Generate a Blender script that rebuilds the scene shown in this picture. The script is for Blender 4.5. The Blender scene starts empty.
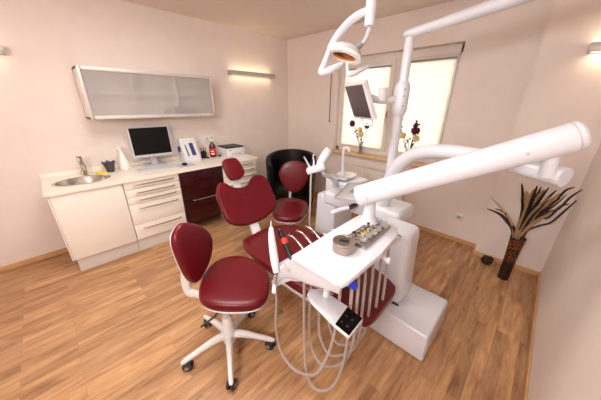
import bpy, bmesh, math, random
from mathutils import Vector, Matrix
random.seed(7)
C = bpy.context.scene.collection
R = math.radians

# ------------------------------------------------------------------ materials
def lin(c):
    return tuple(((v/255)/12.92 if v/255 <= .04045 else ((v/255+.055)/1.055)**2.4) for v in c) + (1,)

def mat(name, col, rough=.5, metal=0, coat=0, bump=0, bscale=200, var=0, vscale=6, trans=0, alpha=1, spec=.5, emis=None, estr=0):
    m = bpy.data.materials.new(name); m.use_nodes = True
    nt = m.node_tree; b = nt.nodes['Principled BSDF']
    b.inputs['Roughness'].default_value = rough
    b.inputs['Metallic'].default_value = metal
    b.inputs['Coat Weight'].default_value = coat
    b.inputs['Coat Roughness'].default_value = .12
    b.inputs['Transmission Weight'].default_value = trans
    b.inputs['Alpha'].default_value = alpha
    b.inputs['Specular IOR Level'].default_value = spec
    tc = nt.nodes.new('ShaderNodeTexCoord')
    nz = nt.nodes.new('ShaderNodeTexNoise'); nz.inputs['Scale'].default_value = vscale; nz.inputs['Detail'].default_value = 4
    nt.links.new(tc.outputs['Object'], nz.inputs['Vector'])
    rp = nt.nodes.new('ShaderNodeValToRGB')
    c = lin(col); k = var if var else .02
    rp.color_ramp.elements[0].color = tuple(max(0, v*(1-k)) for v in c[:3])+(1,)
    rp.color_ramp.elements[1].color = tuple(min(1, v*(1+k)) for v in c[:3])+(1,)
    rp.color_ramp.elements[0].position = .3; rp.color_ramp.elements[1].position = .7
    nt.links.new(nz.outputs['Fac'], rp.inputs['Fac'])
    nt.links.new(rp.outputs['Color'], b.inputs['Base Color'])
    if bump:
        n2 = nt.nodes.new('ShaderNodeTexNoise'); n2.inputs['Scale'].default_value = bscale
        nt.links.new(tc.outputs['Object'], n2.inputs['Vector'])
        bp = nt.nodes.new('ShaderNodeBump'); bp.inputs['Strength'].default_value = bump; bp.inputs['Distance'].default_value = .002
        nt.links.new(n2.outputs['Fac'], bp.inputs['Height']); nt.links.new(bp.outputs['Normal'], b.inputs['Normal'])
    if emis:
        b.inputs['Emission Color'].default_value = lin(emis); b.inputs['Emission Strength'].default_value = estr
    return m

M = dict(
    wall=mat('wall_paint', (240,226,219), .7, bump=.15, bscale=350),
    ceil=mat('ceiling_paint', (234,218,206), .85, bump=.1, bscale=300),
    white=mat('white_enamel', (226,228,236), .28, coat=.4),
    whitep=mat('white_plastic', (230,230,232), .4),
    cream=mat('cabinet_cream', (244,236,226), .3, coat=.2),
    work=mat('worktop_cream', (248,240,228), .35),
    kick=mat('kick_board', (222,214,210), .35),
    red=mat('red_leather', (98,5,20), .36, coat=.12, spec=.35, bump=.12, bscale=260, var=.06),
    dred=mat('dark_red_lacquer', (52,6,12), .2, coat=.15, spec=.4),
    black=mat('black_plastic', (18,17,19), .35),
    bleather=mat('black_leather', (11,9,10), .42, spec=.3, bump=.15, bscale=220),
    screen=mat('screen_glass', (5,5,7), .25, spec=.25),
    screen2=mat('grey_screen_glass', (84,74,80), .2, coat=.5),
    chrome=mat('brushed_steel', (200,196,190), .22, metal=1, bump=.05, bscale=400),
    alu=mat('anodised_aluminium', (196,188,184), .42, metal=.3),
    alupaint=mat('silver_paint', (214,208,204), .4, metal=.2),
    grey=mat('grey_plastic', (150,146,148), .45),
    lgrey=mat('light_grey_plastic', (200,200,205), .4),
    hose=mat('hose_grey', (178,168,164), .45),
    dgrey=mat('dark_grey_plastic', (54,52,56), .5),
    blue=mat('blue_plastic', (28,52,190), .35),
    lblue=mat('slate_blue_plastic', (60,66,126), .4),
    orange=mat('orange_red_plastic', (222,66,36), .4),
    yellowc=mat('pale_yellow_plastic', (206,192,96), .5),
    yellow=mat('yellow_sponge', (236,220,60), .8),
    paper=mat('paper_white', (240,238,232), .7),
    labelred=mat('label_red', (206,34,36), .5),
    bottle=mat('brown_bottle', (54,14,12), .12, coat=.5),
    frost=mat('frosted_glass', (196,188,184), .28, coat=.3, var=.03, vscale=3),
    steel2=mat('warm_steel', (168,156,146), .25, metal=.9),
    reflect=mat('reflector', (190,130,70), .18, metal=.9),
    sill=mat('wood_sill', (224,190,150), .4, var=.12, vscale=14),
    frame=mat('window_frame_paint', (236,226,218), .45),
    framew=mat('window_inner_white', (238,234,236), .4),
    rad=mat('radiator_enamel', (232,222,212), .4),
    yglass=mat('clear_glass', (236,238,236), .05, trans=.9),
    petal_r=mat('dark_red_petals', (92,14,30), .7, var=.2, vscale=60),
    petal_w=mat('cream_petals', (240,220,170), .7, var=.15, vscale=60),
    leafd=mat('dark_green_leaf', (44,48,28), .6, var=.3, vscale=40),
    leafb=mat('dried_dark_leaf', (40,26,22), .6, var=.3, vscale=40),
    leaft=mat('dried_tan_leaf', (176,142,102), .7, var=.2, vscale=30),
    mesh=mat('dark_mesh_metal', (84,78,84), .4, metal=.5),
    china=mat('white_china', (244,240,232), .25, coat=.5),
    clearp=mat('clear_plastic', (236,238,240), .12, trans=.75),
    rubber=mat('caster_rubber', (42,42,50), .5),
    switch=mat('switch_white', (238,232,224), .4),
)
M['diff'] = mat('lamp_diffuser', (255,236,200), .5, emis=(255,226,176), estr=2.5)
M['panel'] = mat('added_panel_glow', (255,250,244), .5, emis=(255,244,232), estr=2.5)  # glow of the added, unseen ceiling panel

# thin glass
g = bpy.data.materials.new('window_glass'); g.use_nodes = True
nt = g.node_tree; nt.nodes.clear()
o = nt.nodes.new('ShaderNodeOutputMaterial'); mx = nt.nodes.new('ShaderNodeMixShader')
t = nt.nodes.new('ShaderNodeBsdfTransparent'); gl = nt.nodes.new('ShaderNodeBsdfGlossy'); gl.inputs['Roughness'].default_value = .02
mx.inputs[0].default_value = .06
nt.links.new(t.outputs[0], mx.inputs[1]); nt.links.new(gl.outputs[0], mx.inputs[2]); nt.links.new(mx.outputs[0], o.inputs[0])
M['pane'] = g
# pleated blind fabric: lets daylight through
g = bpy.data.materials.new('blind_fabric'); g.use_nodes = True
nt = g.node_tree; nt.nodes.clear()
o = nt.nodes.new('ShaderNodeOutputMaterial'); mx = nt.nodes.new('ShaderNodeMixShader'); mx.inputs[0].default_value = .55
d = nt.nodes.new('ShaderNodeBsdfDiffuse'); tl = nt.nodes.new('ShaderNodeBsdfTranslucent')
tc = nt.nodes.new('ShaderNodeTexCoord'); nz = nt.nodes.new('ShaderNodeTexNoise'); nz.inputs['Scale'].default_value = 90
rp = nt.nodes.new('ShaderNodeValToRGB'); rp.color_ramp.elements[0].color = lin((249,246,226)); rp.color_ramp.elements[1].color = lin((253,251,236))
nt.links.new(tc.outputs['Object'], nz.inputs['Vector']); nt.links.new(nz.outputs['Fac'], rp.inputs['Fac'])
nt.links.new(rp.outputs['Color'], d.inputs['Color']); nt.links.new(rp.outputs['Color'], tl.inputs['Color'])
nt.links.new(d.outputs[0], mx.inputs[1]); nt.links.new(tl.outputs[0], mx.inputs[2]); nt.links.new(mx.outputs[0], o.inputs[0])
M['blind'] = g

def floor_mat():
    m = bpy.data.materials.new('laminate_planks'); m.use_nodes = True
    nt = m.node_tree; N = nt.nodes; L = nt.links; b = N['Principled BSDF']
    tc = N.new('ShaderNodeTexCoord')
    mp = N.new('ShaderNodeMapping'); mp.inputs['Rotation'].default_value = (0,0,R(90))
    L.new(tc.outputs['Object'], mp.inputs['Vector'])
    br = N.new('ShaderNodeTexBrick')
    br.inputs['Scale'].default_value = 1; br.inputs['Brick Width'].default_value = .75; br.inputs['Row Height'].default_value = .07
    br.inputs['Mortar Size'].default_value = .0009; br.inputs['Mortar Smooth'].default_value = .2; br.offset = .37
    br.inputs['Color1'].default_value = (0,0,0,1); br.inputs['Color2'].default_value = (1,1,1,1); br.inputs['Mortar'].default_value = (.5,.5,.5,1)
    L.new(mp.outputs[0], br.inputs['Vector'])
    # grain stretched along the planks, shifted per plank
    mp2 = N.new('ShaderNodeMapping'); mp2.inputs['Scale'].default_value = (2.2,17,1)
    ad = N.new('ShaderNodeVectorMath'); ad.operation = 'ADD'
    cb = N.new('ShaderNodeVectorMath'); cb.operation = 'SCALE'; cb.inputs['Scale'].default_value = 7
    L.new(br.outputs['Color'], cb.inputs[0]); L.new(mp.outputs[0], ad.inputs[0]); L.new(cb.outputs[0], ad.inputs[1]); L.new(ad.outputs[0], mp2.inputs['Vector'])
    n1 = N.new('ShaderNodeTexNoise'); n1.inputs['Scale'].default_value = 1.3; n1.inputs['Detail'].default_value = 7; n1.inputs['Roughness'].default_value = .62; n1.inputs['Distortion'].default_value = .5
    L.new(mp2.outputs[0], n1.inputs['Vector'])
    rp = N.new('ShaderNodeValToRGB'); e = rp.color_ramp.elements
    e[0].position = .30; e[0].color = lin((144,100,68)); e[1].position = .76; e[1].color = lin((216,176,134))
    k = rp.color_ramp.elements.new(.5); k.color = lin((188,144,104))
    L.new(n1.outputs['Fac'], rp.inputs['Fac'])
    mix = N.new('ShaderNodeMix'); mix.data_type = 'RGBA'; mix.blend_type = 'MULTIPLY'; mix.inputs['Factor'].default_value = 1
    rp2 = N.new('ShaderNodeValToRGB'); rp2.color_ramp.elements[0].color = (.78,.76,.74,1); rp2.color_ramp.elements[1].color = (1.15,1.13,1.1,1)
    L.new(br.outputs['Color'], rp2.inputs['Fac']); L.new(rp.outputs['Color'], mix.inputs[6]); L.new(rp2.outputs['Color'], mix.inputs[7])
    mix2 = N.new('ShaderNodeMix'); mix2.data_type = 'RGBA'; mix2.inputs[7].default_value = lin((120,78,48))
    sc = N.new('ShaderNodeMath'); sc.operation = 'MULTIPLY'; sc.inputs[1].default_value = .45
    L.new(br.outputs['Fac'], sc.inputs[0]); L.new(sc.outputs[0], mix2.inputs[0]); L.new(mix.outputs[2], mix2.inputs[6])
    # knots
    n3 = N.new('ShaderNodeTexVoronoi'); n3.inputs['Scale'].default_value = 2.6; mp3 = N.new('ShaderNodeMapping'); mp3.inputs['Scale'].default_value = (.7,2.2,1)
    L.new(mp.outputs[0], mp3.inputs['Vector']); L.new(mp3.outputs[0], n3.inputs['Vector'])
    rk = N.new('ShaderNodeValToRGB'); rk.color_ramp.elements[0].position = .02; rk.color_ramp.elements[0].color = (.62,.56,.5,1); rk.color_ramp.elements[1].position = .075; rk.color_ramp.elements[1].color = (1,1,1,1)
    L.new(n3.outputs['Distance'], rk.inputs['Fac'])
    mix3 = N.new('ShaderNodeMix'); mix3.data_type = 'RGBA'; mix3.blend_type = 'MULTIPLY'; mix3.inputs['Factor'].default_value = 1
    L.new(mix2.outputs[2], mix3.inputs[6]); L.new(rk.outputs['Color'], mix3.inputs[7])
    L.new(mix3.outputs[2], b.inputs['Base Color'])
    b.inputs['Roughness'].default_value = .36
    return m
M['floor'] = floor_mat()

def wood_trim():
    m = bpy.data.materials.new('baseboard_wood'); m.use_nodes = True
    nt = m.node_tree; N = nt.nodes; L = nt.links; b = N['Principled BSDF']
    tc = N.new('ShaderNodeTexCoord'); n = N.new('ShaderNodeTexNoise'); n.inputs['Scale'].default_value = 8; n.inputs['Detail'].default_value = 5
    rp = N.new('ShaderNodeValToRGB'); rp.color_ramp.elements[0].color = lin((196,146,98)); rp.color_ramp.elements[1].color = lin((226,184,136))
    L.new(tc.outputs['Object'], n.inputs['Vector']); L.new(n.outputs['Fac'], rp.inputs['Fac']); L.new(rp.outputs['Color'], b.inputs['Base Color'])
    b.inputs['Roughness'].default_value = .4
    return m
M['trim'] = wood_trim()

def mosaic_mat():
    m = bpy.data.materials.new('mosaic_lacquer'); m.use_nodes = True
    nt = m.node_tree; N = nt.nodes; L = nt.links; b = N['Principled BSDF']
    tc = N.new('ShaderNodeTexCoord'); v = N.new('ShaderNodeTexVoronoi'); v.inputs['Scale'].default_value = 70
    L.new(tc.outputs['Object'], v.inputs['Vector'])
    rp = N.new('ShaderNodeValToRGB'); e = rp.color_ramp.elements
    e[0].position = .35; e[0].color = lin((150,74,34)); e[1].position = .5; e[1].color = lin((34,20,18))
    L.new(v.outputs['Distance'], rp.inputs['Fac'])
    sp = N.new('ShaderNodeSeparateXYZ'); L.new(tc.outputs['Object'], sp.inputs[0])
    gt = N.new('ShaderNodeMapRange'); gt.inputs['From Min'].default_value = .20; gt.inputs['From Max'].default_value = .26
    L.new(sp.outputs['Z'], gt.inputs['Value'])
    mx = N.new('ShaderNodeMix'); mx.data_type = 'RGBA'; mx.inputs[6].default_value = lin((38,22,20))
    L.new(gt.outputs[0], mx.inputs[0]); L.new(rp.outputs['Color'], mx.inputs[7]); L.new(mx.outputs[2], b.inputs['Base Color'])
    b.inputs['Roughness'].default_value = .25
    return m
M['mosaic'] = mosaic_mat()

# ------------------------------------------------------------------ mesh helpers
def BM(): return bmesh.new()
def basis(rot):
    return Matrix.Rotation(rot, 3, 'Z') if isinstance(rot, (int, float)) else rot
def box(bm, lo, hi, bev=0, seg=2, rot=0, piv=None, mi=0):
    lo = Vector(lo); hi = Vector(hi); c = (lo+hi)/2; s = hi-lo
    t = bmesh.new(); bmesh.ops.create_cube(t, size=1)
    for v in t.verts: v.co = Vector((v.co.x*s.x, v.co.y*s.y, v.co.z*s.z))
    if bev: bmesh.ops.bevel(t, geom=t.edges[:], offset=min(bev, min(s)*.49), segments=seg, profile=.5, affect='EDGES')
    m = basis(rot); pv = Vector(piv) if piv else c
    for v in t.verts: v.co = m @ (v.co + c - pv) + pv
    merge(bm, t, mi)
def obox(bm, c, s, m3, bev=0, seg=2, mi=0):
    t = bmesh.new(); bmesh.ops.create_cube(t, size=1)
    for v in t.verts: v.co = Vector((v.co.x*s[0], v.co.y*s[1], v.co.z*s[2]))
    if bev: bmesh.ops.bevel(t, geom=t.edges[:], offset=bev, segments=seg, profile=.5, affect='EDGES')
    for v in t.verts: v.co = m3 @ v.co + Vector(c)
    merge(bm, t, mi)
def merge(bm, t, mi=0):
    mp = {}
    for v in t.verts: mp[v] = bm.verts.new(v.co)
    for f in t.faces:
        try:
            nf = bm.faces.new([mp[v] for v in f.verts]); nf.material_index = mi
        except ValueError: pass
    t.free()
def spline(pts, n=6, closed=False):
    P = [Vector(p) for p in pts]; out = []; k = len(P)
    rng = range(k) if closed else range(k-1)
    for i in rng:
        if closed: a, b, c, d = P[(i-1) % k], P[i], P[(i+1) % k], P[(i+2) % k]
        else: a, b, c, d = P[max(i-1, 0)], P[i], P[i+1], P[min(i+2, k-1)]
        for j in range(n):
            t = j/n
            out.append(.5*((2*b)+(-a+c)*t+(2*a-5*b+4*c-d)*t*t+(-a+3*b-3*c+d)*t**3))
    if not closed: out.append(P[-1])
    return out
def loft(bm, rings, cap=True, mi=0):
    vs = [[bm.verts.new(p) for p in r] for r in rings]; n = len(rings[0])
    for a, b in zip(vs, vs[1:]):
        for i in range(n):
            f = bm.faces.new((a[i], a[(i+1) % n], b[(i+1) % n], b[i])); f.material_index = mi
    if cap:
        for r in (vs[0][::-1], vs[-1]):
            f = bm.faces.new(r); f.material_index = mi
    return vs
def tube(bm, pts, r, seg=12, n=0, mi=0, flat=1.0):
    P = [Vector(p) for p in pts]
    rr = list(r) if isinstance(r, (list, tuple)) else None
    if n:
        if rr:
            R4 = spline([(x, 0, 0) for x in rr], n); rr = [v.x for v in R4]
        P = spline(P, n)
    if rr is None: rr = [r]*len(P)
    rings = []; T = (P[1]-P[0]).normalized()
    up = Vector((0, 0, 1)) if abs(T.z) < .9 else Vector((1, 0, 0))
    N = (up - T*up.dot(T)).normalized()
    for i, p in enumerate(P):
        t = (P[min(i+1, len(P)-1)]-P[max(i-1, 0)]).normalized()
        N = (N - t*N.dot(t)).normalized(); B = t.cross(N)
        rings.append([p+(N*math.cos(a)+B*math.sin(a)*flat)*rr[i] for a in [2*math.pi*k/seg for k in range(seg)]])
    loft(bm, rings, mi=mi)
def lathe(bm, prof, c, seg=24, axis=None, mi=0):
    """prof: (radius, height) list; axis: direction"""
    ax = Vector(axis).normalized() if axis else Vector((0, 0, 1))
    q = Vector((0, 0, 1)).rotation_difference(ax).to_matrix(); c = Vector(c)
    rings = [[c+q@Vector((max(r, .0003)*math.cos(2*math.pi*k/seg), max(r, .0003)*math.sin(2*math.pi*k/seg), h)) for k in range(seg)] for r, h in prof]
    loft(bm, rings, mi=mi)
def cyl(bm, a, b, r, seg=20, bev=.2, mi=0):
    a = Vector(a); b = Vector(b); h = (b-a).length; e = min(r*bev, h*.3)
    lathe(bm, [(r-e, 0), (r, e), (r, h-e), (r-e, h)], a, seg, b-a, mi)
def prism(bm, pts, O, u, v, th, bev=0, mi=0):
    """2D outline in the u,v plane through O, thickness th along u x v"""
    O, u, v = Vector(O), Vector(u), Vector(v); n = u.cross(v).normalized()
    t = bmesh.new()
    a = [t.verts.new(O+u*p[0]+v*p[1]) for p in pts]; b = [t.verts.new(O+u*p[0]+v*p[1]+n*th) for p in pts]
    k = len(pts)
    t.faces.new(a[::-1]); t.faces.new(b)
    for i in range(k): t.faces.new((a[i], a[(i+1) % k], b[(i+1) % k], b[i]))
    if bev: bmesh.ops.bevel(t, geom=t.edges[:], offset=bev, segments=2, profile=.5, affect='EDGES')
    merge(bm, t, mi)
def cushion(bm, pts, O, u, v, n, th, smooth=5, crown=.02, dish=0, grow=1.0, base=0, mi=0):
    """upholstered pad from a star-shaped outline"""
    O, u, v, n = Vector(O), Vector(u), Vector(v), Vector(n)
    P = spline([(a, b, 0) for a, b in pts], smooth, closed=True)
    c = Vector((sum(p.x for p in P)/len(P), sum(p.y for p in P)/len(P), 0))
    prof = [(.90, 0), (.97, .06), (1.0, .22), (1.005, .5), (1.0, .75), (.975, .92), (.94, 1.0)]
    rings = []
    for s, h in prof:
        rings.append([O+u*(c.x+(p.x-c.x)*s*grow)+v*(c.y+(p.y-c.y)*s*grow)+n*(base+h*th) for p in P])
    for s in (.86, .7, .5, .3, .12):
        k = 1-s/.94
        rings.append([O+u*(c.x+(p.x-c.x)*s*grow)+v*(c.y+(p.y-c.y)*s*grow)+n*(base+th+crown*math.sqrt(k)-dish*k) for p in P])
    loft(bm, rings, mi=mi)
def shell(bm, pts, O, u, v, n, th, smooth=5, grow=1.0, base=0, taper=.8, mi=0):
    O, u, v, n = Vector(O), Vector(u), Vector(v), Vector(n)
    P = spline([(a, b, 0) for a, b in pts], smooth, closed=True)
    c = Vector((sum(p.x for p in P)/len(P), sum(p.y for p in P)/len(P), 0))
    prof = [(taper*.8, 0), (taper, .1), ((1+taper)/2+.04, .5), (1, .9), (.98, 1)]
    loft(bm, [[O+u*(c.x+(p.x-c.x)*s*grow)+v*(c.y+(p.y-c.y)*s*grow)+n*(base+h*th) for p in P] for s, h in prof], mi=mi)

# ------------------------------------------------------------------ object helpers
ROOTLOC = {}
def link(name, bm, mats, offset=(0, 0, 0), sharp=32):
    bmesh.ops.recalc_face_normals(bm, faces=bm.faces[:])
    me = bpy.data.meshes.new(name)
    off = Vector(offset)
    for v in bm.verts: v.co -= off
    bm.to_mesh(me); bm.free()
    for m in (mats if isinstance(mats, (list, tuple)) else [mats]): me.materials.append(M[m])
    for p in me.polygons: p.use_smooth = True
    me.set_sharp_from_angle(angle=R(sharp))
    o = bpy.data.objects.new(name, me); C.objects.link(o)
    return o
def thing(name, label, cat, loc, group=None):
    o = bpy.data.objects.new(name, None); C.objects.link(o); o.location = loc
    o.empty_display_size = .05
    o['label'] = label; o['category'] = cat
    if group: o['group'] = group
    ROOTLOC[o] = Vector(loc)
    return o
def part(name, bm, mats, parent, label=None, sharp=32, kind=None):
    loc = ROOTLOC[parent]
    o = link(name, bm, mats, loc, sharp); o.parent = parent; ROOTLOC[o] = loc
    if label: o['label'] = label
    if kind: o['kind'] = kind
    return o
def solo(name, bm, mats, loc, label, cat, group=None, sharp=32):
    o = link(name, bm, mats, loc, sharp); o.location = loc; o['label'] = label; o['category'] = cat
    if group: o['group'] = group
    ROOTLOC[o] = Vector(loc)
    return o
def struct(name, bm, mats, parent=None):
    o = link(name, bm, mats)
    if parent: o.parent = parent
    else: o['kind'] = 'structure'
    ROOTLOC[o] = Vector((0, 0, 0))
    return o
def copy_tree(o, parent=None):
    c = o.copy(); C.objects.link(c)
    if parent: c.parent = parent
    for ch in list(o.children): copy_tree(ch, c)
    return c

# ------------------------------------------------------------------ room
RX, BY, H = 3.84, -4.5, 2.566      # right wall, back wall, ceiling height
WX0, WX1, WZ0, WZ1 = 1.07, 2.675, .885, 2.195
b = BM(); box(b, (-.1, BY-.1, -.1), (RX+.1, .4, 0)); struct('floor', b, 'floor')
b = BM(); box(b, (-.1, BY-.1, H), (RX+.1, .4, H+.1)); struct('ceiling', b, 'ceil')
b = BM(); box(b, (-.1, BY-.1, 0), (0, .4, H)); struct('wall_left', b, 'wall')
b = BM(); box(b, (RX, BY-.1, 0), (RX+.1, .4, H)); struct('wall_right', b, 'wall')
b = BM(); box(b, (0, BY-.1, 0), (RX, BY, H)); struct('wall_back', b, 'wall')
JX = 3.285
b = BM()
box(b, (0, 0, 0), (WX0, .3, H)); box(b, (WX1, 0, 0), (RX, .3, H))
box(b, (WX0, 0, 0), (WX1, .3, WZ0)); box(b, (WX0, 0, WZ1), (WX1, .3, H))
struct('wall_front', b, 'wall')
b = BM(); box(b, (JX, -.17, 0), (RX, 0, H)); struct('wall_jut', b, 'wall')
# baseboards
def board(name, lo, hi):
    b = BM(); box(b, lo, hi, .004); struct(name, b, 'trim')
board('baseboard_left', (0, -4.5, 0), (.014, -3.39, .06))
board('baseboard_corner', (0, -1.15, 0), (.014, -.014, .06))
board('baseboard_front', (0, -.014, 0), (JX-.014, 0, .06))
board('baseboard_jut_side', (JX-.014, -.184, 0), (JX, -.014, .06))
board('baseboard_jut', (JX, -.184, 0), (RX-.014, -.17, .06))
board('baseboard_right', (RX-.014, -4.5, 0), (RX, -.17, .06))

# window: frame, two sashes with glass, sill
FY = .10
b = BM()
box(b, (WX0, FY, WZ0), (WX0+.05, FY+.08, WZ1), .006); box(b, (WX1-.05, FY, WZ0), (WX1, FY+.08, WZ1), .006)
box(b, (WX0, FY, WZ1-.09), (WX1, FY+.08, WZ1), .006); box(b, (WX0, FY, WZ0), (WX1, FY+.08, WZ0+.06), .006)
box(b, (1.93, FY-.01, WZ0+.06), (1.99, FY+.08, WZ1-.09), .006)
w = struct('window_1', b, 'frame'); 
for x0, x1, z1 in ((WX0+.05, 1.93, WZ1-.09), (1.99, WX1-.05, WZ1-.09)):
    b = BM(); z0 = WZ0+.06; k = .07 if x0 < 1.5 else .03
    box(b, (x0, FY-.02, z0), (x0+k, FY+.05, z1), .008); box(b, (x1-k, FY-.02, z0), (x1, FY+.05, z1), .008)
    box(b, (x0+k, FY-.02, z0), (x1-k, FY+.05, z0+.05), .008); box(b, (x0+k, FY-.02, z1-.05), (x1-k, FY+.05, z1), .008)
    struct('sash', b, 'frame', w)
    b = BM(); box(b, (x0+k, FY+.03, z0+.05), (x1-k, FY+.036, z1-.05)); struct('window_pane', b, 'pane', w)
b = BM(); box(b, (WX0-.07, -.07, WZ0-.035), (WX1+.07, 0, WZ0), .006); box(b, (WX0+.001, -.01, WZ0-.01), (WX1-.001, FY, WZ0+.002)); struct('window_sill', b, 'sill', w)
# sash handle
b = BM(); box(b, (1.885, .065, 1.42), (1.905, .08, 1.5), .004); tube(b, [(1.895, .07, 1.47), (1.895, .045, 1.47), (1.895, .045, 1.36)], .007, 8); struct('window_handle', b, 'alu', w)

# pleated blinds
def blind(x0, x1, z0, z1, label):
    t = thing('pleated_blind', label, 'blind', ((x0+x1)/2, .075, z0))
    b = BM(); n = int((z1-z0)/.022); y0 = .066
    prev = None
    for i in range(n+1):
        z = z0+(z1-z0)*i/n; y = y0+(.009 if i % 2 else 0)
        a, c = b.verts.new((x0, y, z)), b.verts.new((x1, y, z))
        if prev: b.faces.new((prev[0], prev[1], c, a))
        prev = (a, c)
    part('fabric', b, 'blind', t, sharp=5)
    b = BM(); box(b, (x0-.005, .055, z1), (x1+.005, .078, z1+.022), .004); part('head_rail', b, 'grey', t)
    b = BM(); box(b, (x0-.003, .058, z0-.016), (x1+.003, .078, z0), .004); part('bottom_rail', b, 'framew', t)
blind(1.18, 1.868, .99, 2.03, 'glowing cream pleated blind on the left sash of the window, behind the chair screen')
blind(2.012, 2.607, .99, 2.05, 'glowing cream pleated blind on the right sash, right of the white light pole')

# curtain wand left of window
b = BM(); tube(b, [(.985, -.02, 2.07), (.985, -.02, 1.33)], .008, 8); box(b, (.975, -.03, 2.06), (.995, -.0, 2.09), .003); box(b, (.975, -.03, 1.31), (.995, -.0, 1.335), .003)
solo('crank_rod', b, 'grey', (.985, -.02, 1.31), 'thin grey vertical rod on the wall just left of the window', 'rod')

# radiator
b = BM(); t = thing('radiator', 'white ribbed panel radiator on the wall under the window', 'radiator', (1.85, -.08, .15))
rx0, rx1, rz0, rz1 = 1.38, 2.36, .16, .70
box(b, (rx0, -.11, rz0), (rx1, -.09, rz1), .006)
n = 24
for i in range(n):
    x = rx0+.03+(rx1-rx0-.06)*i/(n-1); box(b, (x-.011, -.118, rz0+.03), (x+.011, -.105, rz1-.03), .005, 1)
part('panel', b, 'rad', t)
b = BM(); box(b, (rx0, -.11, rz1), (rx1, -.03, rz1+.012), .003)
for i in range(20):
    x = rx0+.03+(rx1-rx0-.06)*i/19; box(b, (x-.004, -.10, rz1+.008), (x+.004, -.04, rz1+.015))
part('top_grille', b, 'rad', t)
for x in (rx0+.15, rx1-.15):
    b = BM(); box(b, (x-.015, -.09, rz0+.1), (x+.015, -.0, rz1-.1), .003); part('wall_bracket', b, 'rad', t)
for x in (rx1-.05, rx1-.10):
    b = BM(); tube(b, [(x, -.06, rz0+.03), (x, -.06, .0)], .009, 10); part('pipe', b, 'rad', t)

# sockets
def socket(x, y, z, ax, label, n=1):
    t = thing('wall_socket', label, 'socket', (x, y, z))
    b = BM(); s = .04
    for i in range(n):
        if ax == 'y': box(b, (x-s+i*.075, y-.010, z-s), (x+s+i*.075, y, z+s), .006)
        else: box(b, (x, y-s+i*.075, z-s), (x+.010, y+s+i*.075, z+s), .006)
    part('plate', b, 'switch', t)
    for i in range(n):
        b = BM()
        if ax == 'y':
            lathe(b, [(.021, 0), (.021, .003), (.017, .003), (.016, .0)], (x+i*.075, y-.013, z), 20, (0, 1, 0))
        else:
            lathe(b, [(.021, 0), (.021, .003), (.017, .003)], (x+.010, y+i*.075, z), 20, (1, 0, 0))
        part('socket_insert', b, 'lgrey', t)
socket(3.027, 0, .33, 'y', 'small white socket low on the window wall, left of the tall vase')
socket(0, -1.62, 1.10, 'x', 'double white socket on the wall above the brown bottle', 2)

# wall lamps
def wall_lamp(c, along, label, ln):
    """c: centre on the wall; along 'y' on left wall, 'x' on jut wall"""
    t = thing('wall_lamp', label, 'lamp', c, 'slim up-and-down wall lamps')
    cx, cy, cz = c; h = ln/2
    b = BM()
    def bb(b, a0, a1, o0, o1, z0, z1, bev=0):
        if along == 'y': box(b, (cx+o0, cy+a0, z0), (cx+o1, cy+a1, z1), bev)
        else: box(b, (cx+a0, cy-o1, z0), (cx+a1, cy-o0, z1), bev)
    bb(b, -h, h, .10, .112, cz-.032, cz+.028, .003); bb(b, -h, -h+.02, .0, .11, cz-.032, cz+.028, .003); bb(b, h-.02, h, .0, .11, cz-.032, cz+.028, .003)
    bb(b, -h, h, 0, .012, cz-.032, cz+.028)
    part('housing', b, 'alu', t)
    b = BM(); bb(b, -h+.022, h-.022, .014, .098, cz-.012, cz+.012); part('diffuser', b, 'diff', t, 'glowing warm diffuser')
wall_lamp((0, -.775, 1.99), 'y', 'slim aluminium wall lamp glowing on the left wall above the dark tub armchair', .80)
wall_lamp((0, -3.66, 1.99), 'y', 'slim aluminium wall lamp at the left edge, on the left wall above the sink end', .70)
wall_lamp((3.70, -.17, 1.995), 'x', 'slim aluminium wall lamp cut off at the right edge, beside the right wall', .26)

# guessed ceiling panel, out of view, added to light the room
t = thing('added_ceiling_panel', 'flat white rectangular light panel, unseen, added on the ceiling as fill light', 'lamp', (1.9, -2.75, H))
b = BM(); box(b, (1.32, -3.17, H-.05), (2.48, -2.33, H), .006); part('housing', b, 'white', t)
b = BM(); box(b, (1.35, -3.14, H-.056), (2.45, -2.36, H-.051)); part('diffuser', b, 'panel', t)

# ------------------------------------------------------------------ base cabinets
FX = .58     # carcass front
ZK, ZT = .15, .825
def handle(b, y0, y1, z, x, r=.006):
    tube(b, [(x, y0, z), (x+.024, y0+.012, z), (x+.028, (y0+y1)/2, z), (x+.024, y1-.012, z), (x, y1, z)], r, 8, 3)
GB = 'base cabinets under the long worktop'
def carcass(y0, y1, label, m='cream', hollow=False):
    t = thing('base_cabinet', label, 'cabinet', (.3, (y0+y1)/2, 0), GB)
    b = BM()
    if hollow:
        box(b, (.01, y0+.001, ZK), (FX-.02, y0+.019, ZT)); box(b, (.01, y1-.019, ZK), (FX-.02, y1-.001, ZT)); box(b, (.01, y0+.019, ZK), (FX-.02, y1-.019, ZK+.018)); box(b, (.01, y0+.019, ZK+.018), (.02, y1-.019, ZT))
    else: box(b, (.01, y0+.001, ZK), (FX-.02, y1-.001, ZT), .001)
    part('body', b, m, t)
    b = BM(); box(b, (.05, y0+.001, 0), (FX-.035 if m == 'cream' else .2, y1-.001, ZK), .001); part('kickboard', b, 'kick' if m == 'cream' else 'dred', t)
    return t
t = carcass(-3.355, -2.835, 'cream base cabinet with one plain wide door under the steel sink', hollow=True)
b = BM(); box(b, (FX-.019, -3.371, ZK+.002), (FX, -2.838, ZT-.006), .002); part('door', b, 'cream', t)
t = carcass(-2.833, -2.283, 'cream base cabinet with five drawers under the desk monitor')
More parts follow.
